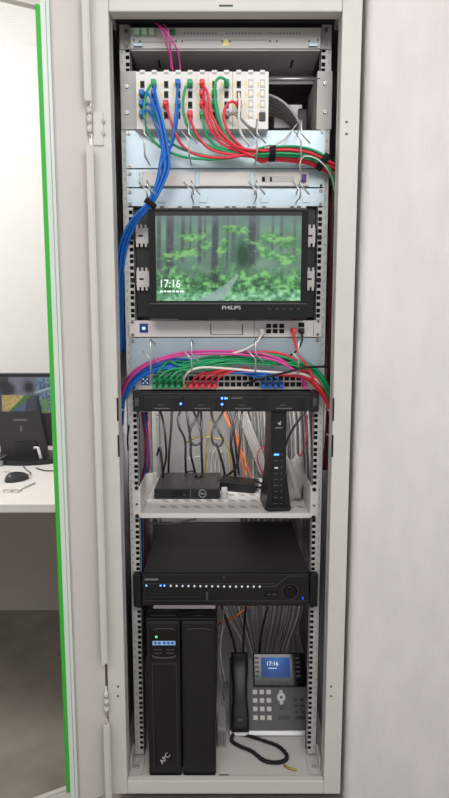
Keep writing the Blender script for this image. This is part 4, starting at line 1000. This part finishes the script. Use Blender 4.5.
b = MB(); b.prism([(xat(0, 440, Ym-.02), zat(462, Ym-.02)), (xat(48, 440, Ym-.02), zat(462, Ym-.02)), (xat(38, 420, Ym-.02), zat(396, Ym-.02)), (xat(36, 420, Ym-.02), zat(412, Ym-.02)), (xat(0, 420, Ym-.02), zat(412, Ym-.02))], Ym-.022, Ym+.0, 'y'); b.build('lower_panel', 'blackt', t)
b = MB(); b.bpx(13.5, 419, 27, 420.8, Ym-.0235, Ym-.02); b.bpx(20, 426, 22, 431, Ym-.0235, Ym-.02); b.build('maker_mark', 'prints', t)
cxm = xat(20, 466, Ym-.1)
b = MB(); n = 28; b.add([(cxm+.14*math.cos(2*math.pi*k/n)*1.1, Ym-.01+.10*math.sin(2*math.pi*k/n), z) for z in (dz+.0005, dz+.018) for k in range(n)], [tuple(range(n-1, -1, -1)), tuple(range(n, 2*n))]+[(k, (k+1) % n, n+(k+1) % n, n+k) for k in range(n)]); b.box(cxm-.04, cxm+.04, Ym-.03, Ym+.02, dz+.01, zat(440, Ym)); b.build('stand', 'black', t)
b = MB(); b.tube([at(34, 447.8, Ym-.06), at(38, 447.8, Ym-.06), at(41, 459, Ym-.08)], .006, 8, sub=1); b.build('stand_clip', 'silver', t)
# mouse
mp = at(16, 479, .42); mp.z = dz
a_, b_ = ray(17, 480); Dm = (EYE-dz)/b_; mx_, my_ = a_*Dm, Dm-D0
t = thing('computer_mouse', 'black computer mouse on the white desk', 'mouse', (mx_, my_, dz))
V = []; n = 20; rows = 8
for i in range(rows+1):
    f = i/rows*math.pi/2
    for k in range(n):
        a = 2*math.pi*k/n; r1 = math.cos(f)**.7; V.append((mx_+.036*r1*math.cos(a), my_+.036*r1*math.sin(a)+.012*math.cos(a), dz+.0005+.026*math.sin(f)*(1-.15*math.cos(a))))
b = MB(); b.add(V, [(i*n+k, i*n+(k+1) % n, (i+1)*n+(k+1) % n, (i+1)*n+k) for i in range(rows) for k in range(n)]+[tuple(range(n-1, -1, -1))], True); b.build('shell', 'mouse', t)
b = MB(); b.tube([(mx_+.03, my_+.02, dz+.012), (mx_+.02, my_+.08, dz+.003), (mx_-.02, my_+.14, dz+.003), (mx_-.05, my_+.2, dz+.003)], .0016, 6); b.build('cord', 'black', t)
b = MB(); b.box(mx_-.045, mx_-.02, my_-.001, my_+.001, dz+.027, dz+.0285); b.build('button_gap', 'hole', t)
# keyboard corner
def onz(px, py, z): a, c = ray(px, py); D = (EYE-z)/c; return Vector((a*D, D-D0, z))
p = onz(9, 462, dz)
t = thing('keyboard', 'grey keyboard at the left edge of the desk view', 'keyboard', (p.x-.17, p.y, dz))
b = MB(); b.box(p.x-.36, p.x+.0, p.y-.07, p.y+.07, dz+.0005, dz+.018, .003); kb = b.build('base', 'keyb', t)
b = MB()
for i in range(16):
    for j in range(5): b.box(p.x-.352+i*.0215, p.x-.352+i*.0215+.018, p.y-.062+j*.025, p.y-.062+j*.025+.021, dz+.017, dz+.023, .001)
b.build('keys', 'dgrey', kb)
# glasses / scissors-like key ring
b = MB(); q0 = onz(12, 490.5, dz+.003); q1 = onz(35, 483, dz+.003)
for o in (-.012, .016):
    b.tube([(q0.x+o+.014*math.cos(a), q0.y+.014*math.sin(a)-abs(o)*.2, dz+.003) for a in [k*math.pi/8 for k in range(17)]], .0016, 6, cap=False, sub=1)
b.tube([(q0.x+.02, q0.y+.004, dz+.003), (q1.x, q1.y, dz+.003)], .0022, 6, sub=1)
tag(b.build('scissors', 'steel'), 'small thin steel scissors lying in front of the mouse on the desk', 'scissors')
b = MB(); b.tube([onz(36, 468, dz+.003), onz(45, 470.5, dz+.003), onz(56, 470.5, dz+.003), onz(66, 469.5, dz+.003)], .0022, 6); tag(b.build('desk_cable', 'blk'), 'thin black cable on the desk at the monitor foot', 'cable')

# ================================================================== LIGHT, CAMERA
def area(name, loc, target, sx, sy, e, col=(1, 1, 1)):
    l = bpy.data.lights.new(name, 'AREA'); l.shape = 'RECTANGLE'; l.size = sx; l.size_y = sy; l.energy = e; l.color = col
    o = bpy.data.objects.new(name, l); COL.objects.link(o); o.location = loc
    o.rotation_euler = (Vector(target)-Vector(loc)).to_track_quat('-Z', 'Y').to_euler(); return o
area('ceiling_light', (0.1, -1.9, 2.65), (0, -.1, 1.1), 2.2, 1.0, 47, (1, .99, .985))
area('cabinet_fill', (.0, .10, zat(411.5, 0)-.035), (-.02, .64, .93), .40, .04, 2.2)  # fill light added inside the cabinet to brighten back panel and cables
area('lower_fill', (.06, .24, .49), (.08, .4, .3), .2, .05, .13)  # weak fill added so the grey cables behind the phone show
area('room_light', (-1.6, .0, 2.68), (-1.4, .4, 0), 1.2, .8, 38, (1, .99, .985))
w = bpy.data.worlds.new('World'); bpy.context.scene.world = w; w.use_nodes = True
w.node_tree.nodes['Background'].inputs['Color'].default_value = (1, .99, .985, 1); w.node_tree.nodes['Background'].inputs['Strength'].default_value = 0.66
cam = bpy.data.cameras.new('Camera'); co = bpy.data.objects.new('Camera', cam); COL.objects.link(co)
co.location = (0, -D0, EYE); co.rotation_euler = (math.pi/2 - math.asin(SIN), 0, 0)
cam.sensor_fit = 'VERTICAL'; cam.sensor_height = 36.0; cam.sensor_width = 36.0; cam.lens = F/798*36.0
cam.shift_x = -(CX-224.5)/798.0; cam.clip_start = .02
bpy.context.scene.camera = co
vs = bpy.context.scene.view_settings; vs.view_transform = 'Standard'; vs.look = 'None'; vs.exposure = 0.0
